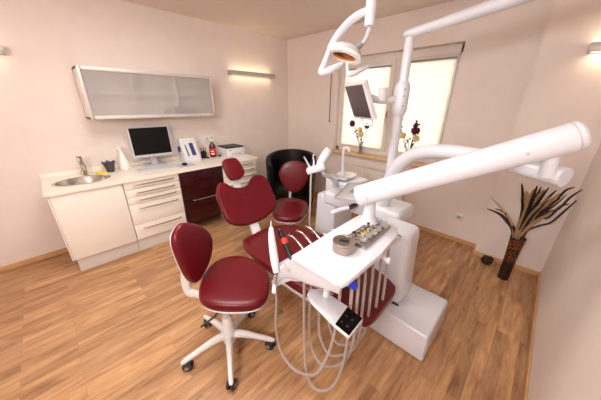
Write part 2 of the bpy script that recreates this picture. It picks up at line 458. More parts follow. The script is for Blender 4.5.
def drawers(t, y0, y1, hs, m='cream'):
    z = ZT-.006
    for h in hs:
        b = BM(); box(b, (FX-.019, y0+.003, z-h+.004), (FX, y1-.003, z), .002); d = part('drawer', b, m, t)
        b = BM(); hz = z-h*.45 if h < .13 else z-.05; handle(b, y0+.09, y1-.07, hz, FX); part('handle', b, 'steel2', d)
        z -= h
drawers(t, -2.833, -2.283, (.085, .085, .082, .235, .180))
t = carcass(-2.281, -1.725, 'glossy dark red base cabinet with one long steel handle, behind the headrest', 'dred')
for z0, z1 in ((ZK+.002, .46), (.464, ZT-.006)):
    b = BM(); box(b, (FX-.019, -2.278, z0), (FX, -1.728, z1), .002); d = part('drawer', b, 'dred', t)
    if z0 < .3:
        b = BM(); handle(b, -2.16, -1.78, .452, FX, .006); part('handle', b, 'chrome', d)
t = carcass(-1.723, -1.185, 'cream drawer cabinet at the right end of the worktop, partly behind the headrest')
drawers(t, -1.723, -1.185, (.085, .085, .082, .235, .180))
# left end panel
b = BM(); box(b, (.01, -3.385, ZK), (FX, -3.373, ZT), .002); box(b, (.01, -3.373, ZK), (FX-.021, -3.357, ZT))
solo('end_panel', b, 'cream', (.3, -3.37, 0), 'narrow cream side panel closing the left end of the cabinet run', 'panel')
# worktop with a cut-out for the sink
SX, SY, SA, SB = .34, -3.11, .155, .205
t = thing('worktop', 'long cream worktop running along the left wall over the cabinets', 'worktop', (.3, -2.28, ZT))
b = BM()
y0, y1, x0, x1, z0, z1 = -3.40, -1.17, .002, .605, .825, .858
N = 40
inner = [(SX+SA*math.cos(2*math.pi*i/N), SY+SB*math.sin(2*math.pi*i/N)) for i in range(N)]
ye = -2.85
outer = []
for i in range(N):
    a = 2*math.pi*i/N; dx, dy = math.cos(a), math.sin(a)
    sc = min([((x1 if dx > 0 else x0)-SX)/dx if abs(dx) > 1e-6 else 99, ((ye if dy > 0 else y0)-SY)/dy if abs(dy) > 1e-6 else 99])
    outer.append((SX+dx*sc, SY+dy*sc))
# snap nearest to corners
for cx_, cy_ in ((x0, y0), (x1, y0), (x1, ye), (x0, ye)):
    k = min(range(N), key=lambda i: (outer[i][0]-cx_)**2+(outer[i][1]-cy_)**2); outer[k] = (cx_, cy_)
vi1 = [b.verts.new((x, y, z1)) for x, y in inner]; vo1 = [b.verts.new((x, y, z1)) for x, y in outer]
vi0 = [b.verts.new((x, y, z0)) for x, y in inner]; vo0 = [b.verts.new((x, y, z0)) for x, y in outer]
for i in range(N):
    j = (i+1) % N
    b.faces.new((vi1[i], vo1[i], vo1[j], vi1[j])); b.faces.new((vi0[i], vi0[j], vo0[j], vo0[i]))
    b.faces.new((vo1[i], vo0[i], vo0[j], vo1[j])); b.faces.new((vi1[i], vi1[j], vi0[j], vi0[i]))
box(b, (x0, ye, z0), (x1, y1, z1))
part('slab', b, 'work', t)
b = BM(); box(b, (.002, y0, z1), (.022, y1, z1+.05), .004); part('upstand', b, 'work', t)
# sink
b = BM()
rings = []
for s, z in ((1.10, z1+.001), (1.10, z1+.004), (1.02, z1+.005), (.985, z1+.002), (.95, z1-.03), (.86, z1-.09), (.6, z1-.125), (.12, z1-.13)):
    rings.append([(SX+SA*s*math.cos(2*math.pi*i/N), SY+SB*s*math.sin(2*math.pi*i/N), z) for i in range(N)])
loft(b, rings, cap=False)
rings2 = [[(x, y, z-.002) for x, y, z in r] for r in rings]
loft(b, [rings2[-1], [(SX+.001*math.cos(i), SY+.001*math.sin(i), z1-.132) for i in [2*math.pi*k/N for k in range(N)]]], cap=False)
t = thing('sink', 'oval stainless steel sink set into the left end of the worktop', 'sink', (SX, SY, z1))
part('basin', b, 'chrome', t)
b = BM(); lathe(b, [(.026, 0), (.026, .004), (.018, .005), (.006, .002)], (SX, SY, z1-.131), 20); part('drain', b, 'alu', t)
# faucet
t = thing('faucet', 'short chrome mixer tap with flat lever behind the oval sink', 'tap', (.12, -3.02, z1))
fx, fy = .13, -3.06
b = BM(); lathe(b, [(.028, 0), (.028, .006), (.022, .010), (.024, .115), (.018, .122)], (fx, fy, z1), 20); part('body', b, 'chrome', t)
b = BM(); tube(b, [(fx, fy, z1+.05), (fx+.05, fy-.01, z1+.075), (fx+.11, fy-.025, z1+.07), (fx+.125, fy-.028, z1+.055)], [.016, .014, .012, .011], 12, 4); part('spout', b, 'chrome', t)
b = BM(); obox(b, (fx+.01, fy-.008, z1+.165), (.10, .045, .016), Matrix.Rotation(R(-12), 3, 'Z') @ Matrix.Rotation(R(-62), 3, 'Y'), .004); part('lever', b, 'chrome', t)

# yellow sponge
b = BM(); box(b, (.13, -2.975, z1+.0005), (.19, -2.885, z1+.02), .005, rot=R(10)); solo('sponge', b, 'yellow', (.16, -2.93, z1), 'small yellow sponge on the worktop between the tap and the black mesh cup', 'sponge')
# mesh cup (crown shaped)
t = thing('pen_cup', 'small black wire cup with flared pointed rim, left of the white figurine', 'cup', (.11, -2.78, z1))
b = BM(); pts = 24; cxp, cyp = .13, -2.84
ro = [];
for r, z in ((.034, 0), (.036, .003), (.040, .035), (.052, .085)):
    ro.append([(cxp+r*math.cos(2*math.pi*i/pts), cyp+r*math.sin(2*math.pi*i/pts), z1+z) for i in range(pts)])
ro.append([(cxp+(.064)*math.cos(2*math.pi*i/pts), cyp+.064*math.sin(2*math.pi*i/pts), z1+.098+.022*abs(((i/4) % 1)*2-1)) for i in range(pts)])
ri = [[(cxp+(x-cxp)*.93, cyp+(y-cyp)*.93, z) for x, y, z in r] for r in ro[::-1]][:-1]
loft(b, ro+ri)
part('wire_bowl', b, 'mesh', t)
b = BM(); lathe(b, [(.022, .0), (.022, .045), (.004, .052)], (cxp, cyp, z1+.006), 16); part('sponge_insert', b, 'grey', t)
# white cat-like figurine
t = thing('figurine', 'slender white china figurine with long neck, left of the desk monitor', 'figurine', (.12, -2.66, z1))
fx, fy = .13, -2.70
b = BM()
lathe(b, [(.045, 0), (.054, .012), (.056, .05), (.050, .085), (.034, .13), (.023, .17), (.020, .195), (.016, .205)], (fx, fy, z1), 24)
part('body', b, 'china', t)
b = BM(); tube(b, [(fx, fy-.0, z1+.20), (fx+.004, fy-.012, z1+.228), (fx+.012, fy-.024, z1+.242), (fx+.022, fy-.04, z1+.238)], [.020, .026, .022, .010], 14, 4); part('head', b, 'china', t)
b = BM()
for s in (-1, 1): tube(b, [(fx+.002+s*.012, fy-.008, z1+.242), (fx+s*.016, fy-.006, z1+.28)], [.008, .001], 8)
part('ear', b, 'china', t)
b = BM(); tube(b, [(fx+.035, fy+.045, z1+.012), (fx+.02, fy+.07, z1+.013), (fx-.0, fy+.075, z1+.016)], [.012, .010, .005], 10, 4); part('tail', b, 'china', t)

# desk monitor
t = thing('desk_monitor', 'flat desktop monitor with black screen and pale frame on the worktop against the left wall', 'monitor', (.2, -2.38, z1))
mrot = Matrix.Rotation(R(-4), 3, 'Z') @ Matrix.Rotation(R(-6), 3, 'Y')
def wm(c, s, bm, bev): obox(bm, Vector((.165, -2.385, 1.145))+mrot@Vector(c), s, mrot, bev)
b = BM(); wm((0, 0, 0), (.03, .43, .35), b, .008); part('casing', b, 'lgrey', t)
b = BM(); wm((.0165, 0, .012), (.002, .40, .305), b, .0); part('screen', b, 'screen', t, 'black glossy screen')
b = BM(); wm((.0165, 0, -.158), (.003, .02, .006), b, .0); part('brand_plate', b, 'grey', t)
b = BM(); box(b, (.09, -2.42, z1+.012), (.14, -2.35, 1.05), .008); part('neck', b, 'lgrey', t)
b = BM(); box(b, (.05, -2.50, z1+.0005), (.26, -2.27, z1+.014), .006, rot=R(-4)); part('foot', b, 'lgrey', t)
# keyboard-like tray in front of monitor
t = thing('keyboard', 'flat pale keyboard lying on the worktop in front of the desk monitor', 'keyboard', (.36, -2.42, z1))
b = BM(); box(b, (.29, -2.62, z1+.0005), (.42, -2.22, z1+.014), .005, rot=R(-4)); 
for r_ in range(4):
    box(b, (.302+r_*.028, -2.605, z1+.013), (.324+r_*.028, -2.24, z1+.017), .002, 1, rot=R(-4), piv=(.355, -2.42, z1))
part('case', b, 'lgrey', t)
# mouse
b = BM(); lathe(b, [(.02, 0), (.033, .004), (.034, .012), (.026, .024), (.012, .029), (.001, .03)], (0, 0, 0), 20)
for v in b.verts: v.co = Vector((v.co.x*1.5+.40, v.co.y*.9-2.13, v.co.z+z1+.0035))
solo('computer_mouse', b, 'black', (.40, -2.13, z1), 'small black computer mouse on the pale pad right of the keyboard', 'mouse')
b = BM(); box(b, (.31, -2.21, z1+.0003), (.50, -2.02, z1+.003), .001, rot=R(-6)); solo('mouse_pad', b, 'lgrey', (.4, -2.115, z1), 'thin pale mouse pad near the front edge of the worktop', 'mouse pad')

# wedge-shaped white device with blue panel
t = thing('desk_device', 'white wedge-shaped desktop device with slate blue front parts, right of the monitor', 'device', (.22, -1.98, z1))
b = BM()
prism(b, [(.0, .0), (.22, .0), (.22, .04), (.09, .29), (.05, .30), (.0, .27)], (.09, -1.87, z1+.0005), (1, 0, 0), (0, 0, 1), .20, .006)
part('body', b, 'whitep', t)
sl = Vector((.12, 0, -.19)).normalized(); nn = Vector((.19, 0, .12)).normalized()
ms = Matrix((nn, Vector((0, 1, 0)), nn.cross(Vector((0, 1, 0))))).transposed()
b = BM(); obox(b, (.250, -1.945, z1+.160), (.014, .05, .17), ms, .004); part('blue_panel', b, 'lblue', t, 'slate blue curved panel')
b = BM(); obox(b, (.2485, -2.02, z1+.162), (.008, .014, .19), ms, .003); part('slot', b, 'dgrey', t)
b = BM(); cyl(b, (.15, -2.086, z1+.16), (.15, -2.069, z1+.16), .038, 20); part('dial', b, 'lblue', t)
b = BM(); tube(b, [(.13, -2.07, z1+.155), (.14, -2.10, z1+.10), (.12, -2.11, z1+.04), (.15, -2.08, z1+.008), (.17, -2.045, z1+.03)], .004, 8, 5); part('cable', b, 'lgrey', t)

# pen holder with pens
t = thing('pen_holder', 'dark pen holder between the white wedge device and the brown bottle', 'pen holder', (.15, -1.75, z1))
b = BM(); lathe(b, [(.036, 0), (.038, .004), (.038, .09), (.034, .09), (.034, .01)], (.15, -1.76, z1+.0005), 20); part('cup', b, 'black', t)
for i in range(5):
    b = BM(); a = i*1.3; x, y = .15+.016*math.cos(a), -1.76+.016*math.sin(a)
    tube(b, [(x, y, z1+.012), (x+.018*math.cos(a), y+.018*math.sin(a), z1+.14+.012*(i % 3))], .004, 8)
    solo('pen', b, ('black', 'lblue', 'dgrey')[i % 3], (x, y, z1+.012), 'slim pen standing in the dark pen holder by the bottle', 'pen', 'pens in the dark pen holder')
# bottle
t = thing('bottle', 'brown glass bottle with red and white label on the worktop', 'bottle', (.17, -1.63, z1))
b = BM(); lathe(b, [(.038, 0), (.045, .006), (.045, .14), (.040, .165), (.018, .20), (.016, .225)], (.17, -1.63, z1+.0005), 28); part('glass_body', b, 'bottle', t)
b = BM(); lathe(b, [(.0457, .03), (.0462, .031), (.0462, .125), (.0457, .126)], (.17, -1.63, z1), 28); part('label_band', b, 'labelred', t, 'red wrap-around label')
b = BM()
q = .0465
for i, (a0, zz, hh) in enumerate(((-35, .088, .012), (-35, .052, .02))):
    vs = [[b.verts.new((.17+(q)*math.cos(R(a0-28+56*k/8)), -1.63+q*math.sin(R(a0-28+56*k/8)), z1+zz+s*hh/2)) for k in range(9)] for s in (-1, 1)]
    for k in range(8): b.faces.new((vs[0][k], vs[0][k+1], vs[1][k+1], vs[1][k]))
part('label_patch', b, 'paper', t, 'white print areas on the label')
b = BM(); lathe(b, [(.018, .221), (.020, .224), (.020, .252), (.017, .254)], (.17, -1.63, z1), 20); part('cap', b, 'paper', t)
# small jars
for i, (x, y, r, h, m) in enumerate(((.22, -1.735, .014, .022, 'black'), (.205, -1.555, .017, .028, 'dgrey'), (.15, -1.53, .019, .05, 'lgrey'))):
    b = BM(); lathe(b, [(r*.9, 0), (r, .003), (r, h*.7), (r*.8, h*.78), (r*.85, h)], (x, y, z1+.0005), 18)
    solo('small_pot', b, m, (x, y, z1), ('tiny black pot in front of the pen holder', 'tiny dark pot right of the brown bottle', 'small pale pot between the bottle and the printer')[i], 'pot')
# printer
t = thing('printer', 'white box printer with dark lid at the right end of the worktop', 'printer', (.22, -1.36, z1))
b = BM(); box(b, (.05, -1.50, z1+.0005), (.34, -1.21, z1+.115), .01); part('casing', b, 'whitep', t)
b = BM(); box(b, (.06, -1.495, z1+.116), (.33, -1.215, z1+.135), .005); part('lid', b, 'dgrey', t, 'dark grey lid')
b = BM(); box(b, (.338, -1.43, z1+.02), (.343, -1.28, z1+.05), .001); part('paper_slot', b, 'lgrey', t)
b = BM(); box(b, (.338, -1.47, z1+.085), (.343, -1.43, z1+.10), .001); part('button_panel', b, 'grey', t)

# ------------------------------------------------------------------ wall cabinet
t = thing('wall_cabinet', 'long wall cabinet with frosted glass front hanging above the worktop', 'cabinet', (.15, -2.24, 1.42))
UX, UY0, UY1, UZ0, UZ1 = .30, -2.90, -1.60, 1.425, 1.895
b = BM()
box(b, (.002, UY0, UZ0), (UX-.002, UY1, UZ0+.016)); box(b, (.002, UY0, UZ1-.016), (UX-.002, UY1, UZ1))
for y in (UY0, UY1-.016): box(b, (.002, y, UZ0), (UX-.002, y+.016, UZ1))
for y in (-2.48, -2.04): box(b, (.02, y-.008, UZ0+.016), (UX-.03, y+.008, UZ1-.016))
box(b, (.002, UY0, UZ0), (.012, UY1, UZ1)); box(b, (.012, UY0+.016, 1.66), (UX-.16, UY1-.016, 1.668))
part('body', b, 'cream', t)
fm = bpy.data.materials.new('translucent_frosted_glass'); fm.use_nodes = True
pb = fm.node_tree.nodes['Principled BSDF']; pb.inputs['Roughness'].default_value = .22; pb.inputs['Transmission Weight'].default_value = .0
ftc = fm.node_tree.nodes.new('ShaderNodeTexCoord'); fnz = fm.node_tree.nodes.new('ShaderNodeTexNoise'); fnz.inputs['Scale'].default_value = 3
fr = fm.node_tree.nodes.new('ShaderNodeValToRGB'); fr.color_ramp.elements[0].color = lin((204,195,193)); fr.color_ramp.elements[1].color = lin((212,204,202))
fm.node_tree.links.new(ftc.outputs['Object'], fnz.inputs['Vector']); fm.node_tree.links.new(fnz.outputs['Fac'], fr.inputs['Fac']); fm.node_tree.links.new(fr.outputs['Color'], pb.inputs['Base Color'])
pb.inputs['Alpha'].default_value = .37
pb.inputs['Roughness'].default_value = .35
M['fglass'] = fm
b = BM(); box(b, (UX, UY0+.03, UZ0+.03), (UX+.006, UY1-.03, UZ1-.03)); part('glass_front', b, 'fglass', t, 'frosted glass front')
b = BM()
box(b, (UX-.002, UY0, UZ0), (UX+.014, UY0+.026, UZ1), .002); box(b, (UX-.002, UY1-.026, UZ0), (UX+.014, UY1, UZ1), .002)
box(b, (UX-.002, UY0+.032, UZ0), (UX+.014, UY1-.032, UZ0+.032), .002); box(b, (UX-.002, UY0+.032, UZ1-.032), (UX+.014, UY1-.032, UZ1), .002)
part('front_frame', b, 'alupaint', t, 'slim aluminium frame')
b = BM(); box(b, (UX-.02, -1.80, UZ0-.014), (UX+.005, -1.76, UZ0), .004); part('catch', b, 'lgrey', t)
# boxes seen through the frosted glass
for i, (y, w_, h_, m) in enumerate(((-2.02, .10, .10, 'lblue'), (-1.90, .12, .08, 'lblue'), (-1.78, .10, .06, 'sill'), (-2.14, .07, .08, 'lblue'))):
    b = BM(); box(b, (.18, y-.04, UZ0+.0165), (.285, y+w_-.06, UZ0+.016+h_), .003)
    solo('storage_box', b, m, (.2, y, UZ0+.016), ('blue box showing through the middle of the frosted glass', 'low blue box showing through the frosted glass, second from the right', 'tan box showing through the right part of the frosted glass', 'narrow blue box, leftmost behind the frosted glass')[i], 'box')

# ------------------------------------------------------------------ tub armchair in the corner
t = thing('tub_armchair', 'black leather tub armchair standing in the far corner behind the red stool', 'armchair', (.86, -.74, 0))
cx, cy = .86, -.74
face = R(-50)      # opening direction
b = BM()
def tub_ring(rad, z, th):
    pts = []
    n = 40; a0, a1 = face+R(52), face+R(308)
    for i in range(n+1):
        a = a0+(a1-a0)*i/n; pts.append((cx+rad*math.cos(a), cy+rad*math.sin(a), z(i/n) if callable(z) else z))
    for i in range(n, -1, -1):
        a = a0+(a1-a0)*i/n; pts.append((cx+(rad-th)*math.cos(a), cy+(rad-th)*math.sin(a), z(i/n) if callable(z) else z))
    return pts
zt = lambda k: .74+.15*math.sin(math.pi*k)**.7
loft(b, [tub_ring(.325, .10, .05), tub_ring(.35, .12, .07), tub_ring(.37, .5, .075), tub_ring(.385, lambda k: zt(k)-.03, .075), tub_ring(.38, lambda k: zt(k)-.006, .066), tub_ring(.37, zt, .045)])
part('back_shell', b, 'bleather', t)
b = BM(); oc = [(.30*math.cos(R(a)), .30*math.sin(R(a))) for a in range(0, 360, 30)]
cushion(b, oc, (cx, cy, .30), (1, 0, 0), (0, 1, 0), (0, 0, 1), .13); part('seat_cushion', b, 'bleather', t)
b = BM(); lathe(b, [(.27, .09), (.295, .10), (.30, .30), (.27, .31)], (cx, cy, 0), 32); part('base', b, 'bleather', t)
for k in range(4):
    a = face+R(45+90*k); b = BM(); cyl(b, (cx+.22*math.cos(a), cy+.22*math.sin(a), 0), (cx+.22*math.cos(a), cy+.22*math.sin(a), .095), .02, 12); part('leg', b, 'chrome', t)

# ------------------------------------------------------------------ stools
def stool(label, c, seat_pts, zs, back_pts, back_O, back_ang, casters0, r_base, support_from):
    t = thing('rolling_stool', label, 'stool', (c[0], c[1], 0), 'red upholstered rolling stools')
    X, Y, Z = (1, 0, 0), (0, 1, 0), (0, 0, 1)
    b = BM(); cushion(b, seat_pts, (0, 0, zs-.062), X, Y, Z, .062, crown=.010); part('seat', b, 'red', t)
    b = BM(); shell(b, seat_pts, (0, 0, zs-.118), X, Y, Z, .054, grow=.97, taper=.6); part('seat_pan', b, 'whitep', t)
    # backrest
    n = Vector((math.cos(back_ang), math.sin(back_ang), .15)).normalized(); u = Vector((0, 0, 1)).cross(n).normalized(); v = n.cross(u)
    b = BM(); cushion(b, back_pts, Vector(back_O)-n*.03, u, v, n, .045, crown=.014); part('backrest', b, 'red', t)
    b = BM(); shell(b, back_pts, Vector(back_O)-n*.062, u, v, n, .031, grow=.97, taper=.7); part('backrest_shell', b, 'whitep', t)
    # support bar from pan to back
    o = Vector(back_O)-n*.07
    cxy = Vector((c[0], c[1], zs-.11))
    out = Vector((o.x, o.y, zs-.11))-n*.01
    b = BM(); tube(b, [cxy.lerp(out, .45), cxy.lerp(out, .85), out+Vector((0, 0, -.005)), Vector((out.x-n.x*.012, out.y-n.y*.012, zs-.04)), o+Vector((0, 0, -.10)), o+Vector((0, 0, .02))], [.03, .032, .034, .034, .032, .026], 14, 5, flat=.5)
    part('back_support', b, 'whitep', t)
    b = BM(); cyl(b, (c[0], c[1], .10), (c[0], c[1], zs-.12), .026, 20); part('gas_column', b, 'lgrey', t)
    b = BM(); lathe(b, [(.035, .06), (.045, .07), (.047, .15), (.036, .19), (.033, .27), (.029, .28)], (c[0], c[1], 0), 24); part('hub', b, 'whitep', t)
    b = BM(); tube(b, [(c[0], c[1], zs-.118), (c[0]+.05, c[1]-.10, zs-.13), (c[0]+.07, c[1]-.19, zs-.12)], .006, 8); part('height_lever', b, 'dgrey', t)
    for k in range(5):
        a = casters0+R(72*k); d = Vector((math.cos(a), math.sin(a), 0)); s = Vector((-d.y, d.x, 0))
        p = lambda r_, z: Vector((c[0], c[1], z))+d*r_
        b = BM(); tube(b, [p(.03, .125), p(.10, .125), p(.19, .105), p(r_base, .078), p(r_base+.015, .07)], [.032, .028, .022, .018, .012], 12, 4, flat=.8); part('leg', b, 'whitep', t)
        wc = p(r_base-.012, .032)
        b = BM(); cyl(b, p(r_base-.0, .045), p(r_base-.0, .08), .008, 8)
        box(b, wc+Vector((-.014, -.022, .012)), wc+Vector((.014, .022, .03)), .006, rot=a+R(35)); cs = part('caster', b, 'dgrey', t)
        ax = Vector((math.cos(a+R(60)), math.sin(a+R(60)), 0))
        for sg in (-1, 1):
            b = BM(); q0 = wc+ax*sg*.006; lathe(b, [(.008, 0), (.028, .001), (.032, .005), (.032, .014), (.026, .019), (.010, .017)], q0, 20, ax*sg); wh = part('wheel', b, 'rubber', cs)
            b = BM(); lathe(b, [(.013, .0), (.013, .003), (.008, .004)], q0+ax*sg*.0175, 14, ax*sg); part('hub_cap', b, 'grey', cs)
    return t
s1 = [(2.24, -2.835), (2.10, -2.73), (2.03, -2.59), (2.09, -2.455), (2.25, -2.40), (2.41, -2.425), (2.56, -2.55), (2.575, -2.66), (2.45, -2.80), (2.34, -2.855)]
b1 = [(-.053, .190), (.013, .215), (.097, .172), (.165, .105), (.198, .026), (.175, -.055), (.125, -.115), (.063, -.157), (.005, -.182), (-.045, -.165), (-.074, -.095), (-.086, .016), (-.085, .125)]
stool('dark red stool on white five-star castor base, nearest the camera left of the treatment chair', (2.33, -2.72), s1, .52, b1, (2.155, -2.815, .715), R(25), R(-101), .29, None)
s2 = [(1.38, -1.45), (1.46, -1.60), (1.594, -1.72), (1.735, -1.79), (1.86, -1.73), (1.92, -1.62), (1.84, -1.43), (1.69, -1.27), (1.54, -1.26), (1.42, -1.34)]
b2 = [(-.13, .0), (-.085, .10), (.0, .145), (.10, .148), (.19, .105), (.235, .0), (.20, -.11), (.13, -.20), (.055, -.235), (-.04, -.195), (-.10, -.10)]
stool('dark red rolling stool in front of the black tub armchair, behind the treatment chair', (1.66, -1.52), s2, .50, b2, (1.43, -1.30, .80), R(-45), R(-60), .25, None)

# ------------------------------------------------------------------ treatment chair
t = thing('treatment_chair', 'dark red upholstered dental treatment chair, reclined, in the middle of the room', 'dental chair', (2.5, -2.06, 0))
c8, s8 = math.cos(R(8)), math.sin(R(8))
lv = Vector((s8, c8, 0)); av = Vector((c8, -s8, 0)); uv = (-.57*av+Vector((0, 0, .82))).normalized(); nv = lv.cross(uv).normalized()
PB = Vector((1.68, -2.12, .49))
bo = [(-.158, .40), (-.125, .465), (-.074, .463), (-.03, .417), (.035, .388), (.10, .382), (.16, .40), (.215, .455), (.275, .485), (.345, .472), (.387, .425), (.405, .341), (.412, .24), (.415, .17), (.375, .09), (.275, .035), (.142, .003), (.018, .0), (-.088, .031), (-.15, .088), (-.168, .17), (-.172, .27), (-.178, .34)]
b = BM(); cushion(b, bo, PB-nv*.06, lv, uv, nv, .07, smooth=3, crown=.0, dish=.022); part('backrest', b, 'red', t)
b = BM(); shell(b, bo, PB-nv*.105, lv, uv, nv, .045, smooth=3, grow=.96, taper=.75); part('backrest_shell', b, 'whitep', t)
hr = [(-.031, .66), (.0, .692), (.055, .697), (.11, .69), (.140, .65), (.158, .575), (.160, .52), (.12, .478), (.055, .465), (.0, .475), (-.023, .52), (-.033, .60)]
hn = (nv+uv*-.12).normalized()
b = BM(); cushion(b, hr, PB-nv*.02, lv, uv, nv, .05, smooth=3, crown=.006); part('headrest', b, 'red', t)
m3 = Matrix((lv, uv, nv)).transposed()
b = BM(); obox(b, PB+lv*.07+uv*.46-nv*.06, (.075, .30, .022), m3, .006); obox(b, PB+lv*.07+uv*.52-nv*.04, (.09, .07, .03), m3, .008); part('headrest_bracket', b, 'whitep', t)
# hinge bracket between back and seat
b = BM(); obox(b, PB+lv*.10-uv*.03-nv*.045, (.09, .36, .05), m3, .012)
tube(b, [PB+lv*.10-uv*.12-nv*.05, Vector((1.80, -2.05, .40)), Vector((1.95, -2.05, .37))], [.04, .045, .04], 14, 5); part('hinge_bracket', b, 'whitep', t)
seat = [(1.922, -2.31), (1.885, -2.16), (1.885, -2.0), (1.98, -1.84), (2.16, -1.765), (2.36, -1.745), (2.62, -1.79), (2.90, -1.85), (3.055, -1.90), (3.10, -1.96), (3.112, -2.12), (3.108, -2.26), (3.06, -2.315), (2.90, -2.335), (2.65, -2.37), (2.36, -2.375), (2.10, -2.36)]
b = BM(); cushion(b, seat, (0, 0, .445), (1, 0, 0), (0, 1, 0), (0, 0, 1), .075, smooth=4, crown=.004, dish=.006); part('seat', b, 'red', t)
b = BM(); shell(b, seat, (0, 0, .375), (1, 0, 0), (0, 1, 0), (0, 0, 1), .072, smooth=4, grow=.965, taper=.86); part('seat_base', b, 'whitep', t)
b = BM(); box(b, (2.05, -2.16, .22), (2.85, -1.96, .385), .05, 4); part('seat_carrier', b, 'whitep', t)
b = BM(); tube(b, [(2.75, -2.05, .30), (2.84, -1.98, .27), (2.92, -1.86, .22), (2.97, -1.72, .14)], [.085, .085, .08, .07], 18, 5); part('lift_arm', b, 'whitep', t)

# ------------------------------------------------------------------ treatment unit
t = thing('treatment_unit', 'white dental treatment unit with foot, column, spittoon and light pole beside the red chair', 'dental unit', (2.9, -1.6, 0))
b = BM()
def frust(b, x0, x1, y0, y1, z0, z1, i=.01, bev=.018):
    tt = bmesh.new()
    vs = [tt.verts.new(p) for p in ((x0, y0, z0), (x1, y0, z0), (x1, y1, z0), (x0, y1, z0), (x0+i, y0+i, z1), (x1-i, y0+i, z1), (x1-i, y1-i, z1), (x0+i, y1-i, z1))]
    for f in ((0, 3, 2, 1), (4, 5, 6, 7), (0, 1, 5, 4), (1, 2, 6, 5), (2, 3, 7, 6), (3, 0, 4, 7)): tt.faces.new([vs[k] for k in f])
    bmesh.ops.bevel(tt, geom=tt.edges[:], offset=bev, segments=4, profile=.5, affect='EDGES'); merge(b, tt)
frust(b, 2.92, 3.335, -1.895, -1.43, 0, .225, .008, .02); part('foot', b, 'white', t)
b = BM(); frust(b, 2.75, 3.085, -1.775, -1.52, .22, .80, .022, .045); part('column', b, 'white', t)
b = BM(); box(b, (3.0, -1.772, .25), (3.02, -1.768, .30), .001); box(b, (3.035, -1.775, .222), (3.08, -1.76, .232), .002); part('column_gap', b, 'dgrey', t)
b = BM(); box(b, (2.16, -1.55, .70), (2.90, -1.25, .83), .03, 4); part('console_beam', b, 'white', t)
b = BM(); frust(b, 1.845, 2.13, -1.31, -.92, .0, .665, .015, .03); part('supply_cabinet', b, 'white', t)
b = BM(); box(b, (1.95, -1.27, .66), (2.32, -.98, .86), .025, 4); part('spittoon_body', b, 'white', t)
b = BM(); cxb, cyb = 2.12, -1.12
lathe(b, [(.05, .855), (.08, .862), (.098, .880), (.104, .895), (.100, .900), (.092, .893), (.07, .875), (.02, .870)], (cxb, cyb, 0), 36); part('spittoon_bowl', b, 'china', t)
b = BM(); box(b, (2.07, -1.30, .70), (2.13, -1.25, .90), .01, 3); box(b, (2.00, -1.29, .875), (2.22, -1.20, .90), .01, 3); part('filler_column', b, 'lgrey', t)
b = BM(); tube(b, [(2.10, -1.16, .88), (2.09, -1.16, 1.0), (2.085, -1.16, 1.12), (2.09, -1.16, 1.165), (2.115, -1.155, 1.18), (2.14, -1.15, 1.17), (2.148, -1.148, 1.145)], [.02, .014, .012, .012, .012, .012, .013], 14, 4); part('cup_filler', b, 'white', t)
# instrument shelf with dark rim
tq = [(2.40, -1.70), (2.27, -1.30), (2.43, -1.10), (2.62, -1.64)]
b = BM(); prism(b, tq[::-1], (0, 0, .85), (1, 0, 0), (0, 1, 0), .018, .004); part('shelf', b, 'lgrey', t, 'flat pale shelf tray')
b = BM(); pts3 = [(x, y, .872) for x, y in tq]; tube(b, pts3+[pts3[0]], .007, 8); part('shelf_rim', b, 'alu', t)
b = BM(); box(b, (2.40, -1.50, .868), (2.50, -1.40, .873), .001, rot=R(15)); part('shelf_mat', b, 'grey', t)
# handle lever of the console
b = BM(); tube(b, [(2.52, -1.66, .80), (2.49, -1.71, .792), (2.455, -1.77, .775), (2.445, -1.785, .765)], [.017, .018, .021, .016], 14, 4); part('console_lever', b, 'white', t)
b = BM(); cyl(b, (2.525, -1.56, .80), (2.522, -1.665, .80), .019, 16); part('lever_joint', b, 'dgrey', t)
# light pole
PX, PY = 2.612, -1.183
b = BM(); cyl(b, (PX, PY, .80), (PX, PY, 1.54), .038, 24, .05); part('light_pole', b, 'white', t)
b = BM(); cyl(b, (PX, PY, 1.52), (PX, PY, 2.05), .034, 24, .05); part('upper_pole', b, 'white', t)
b = BM(); lathe(b, [(.038, 1.50), (.052, 1.53), (.057, 1.56), (.057, 1.70), (.052, 1.735), (.036, 1.76)], (PX, PY, 0), 28); part('pole_collar', b, 'white', t)
b = BM(); q = Vector((.707, -.707, 0))
for z in (1.58, 1.65, 1.70): lathe(b, [(.006, 0), (.006, .003), (.003, .004)], Vector((PX, PY, z))+q*.055, 10, q)
part('collar_screw', b, 'grey', t)
b = BM(); tube(b, [(PX-.045, PY+.0, 2.072), (PX-.02, PY+.0, 2.074), (PX+.10, PY-.0, 2.088), (PX+.40, PY, 2.130), (PX+.85, PY-.0, 2.20)], [.022, .030, .032, .038, .046], 20, 4)
lathe(b, [(.05, 2.13), (.055, 2.14), (.055, 2.26), (.05, 2.27)], (PX+.85, PY, 0), 24); part('light_arm', b, 'white', t)
b = BM(); tube(b, [(PX+.85, PY, 2.25), (PX+.85, PY-.01, 2.36), (3.2, -1.45, 2.42), (2.85, -1.72, 2.40), (2.66, -1.85, 2.38)], [.036, .036, .036, .034, .032], 16, 4)
part('upper_light_arm', b, 'white', t)
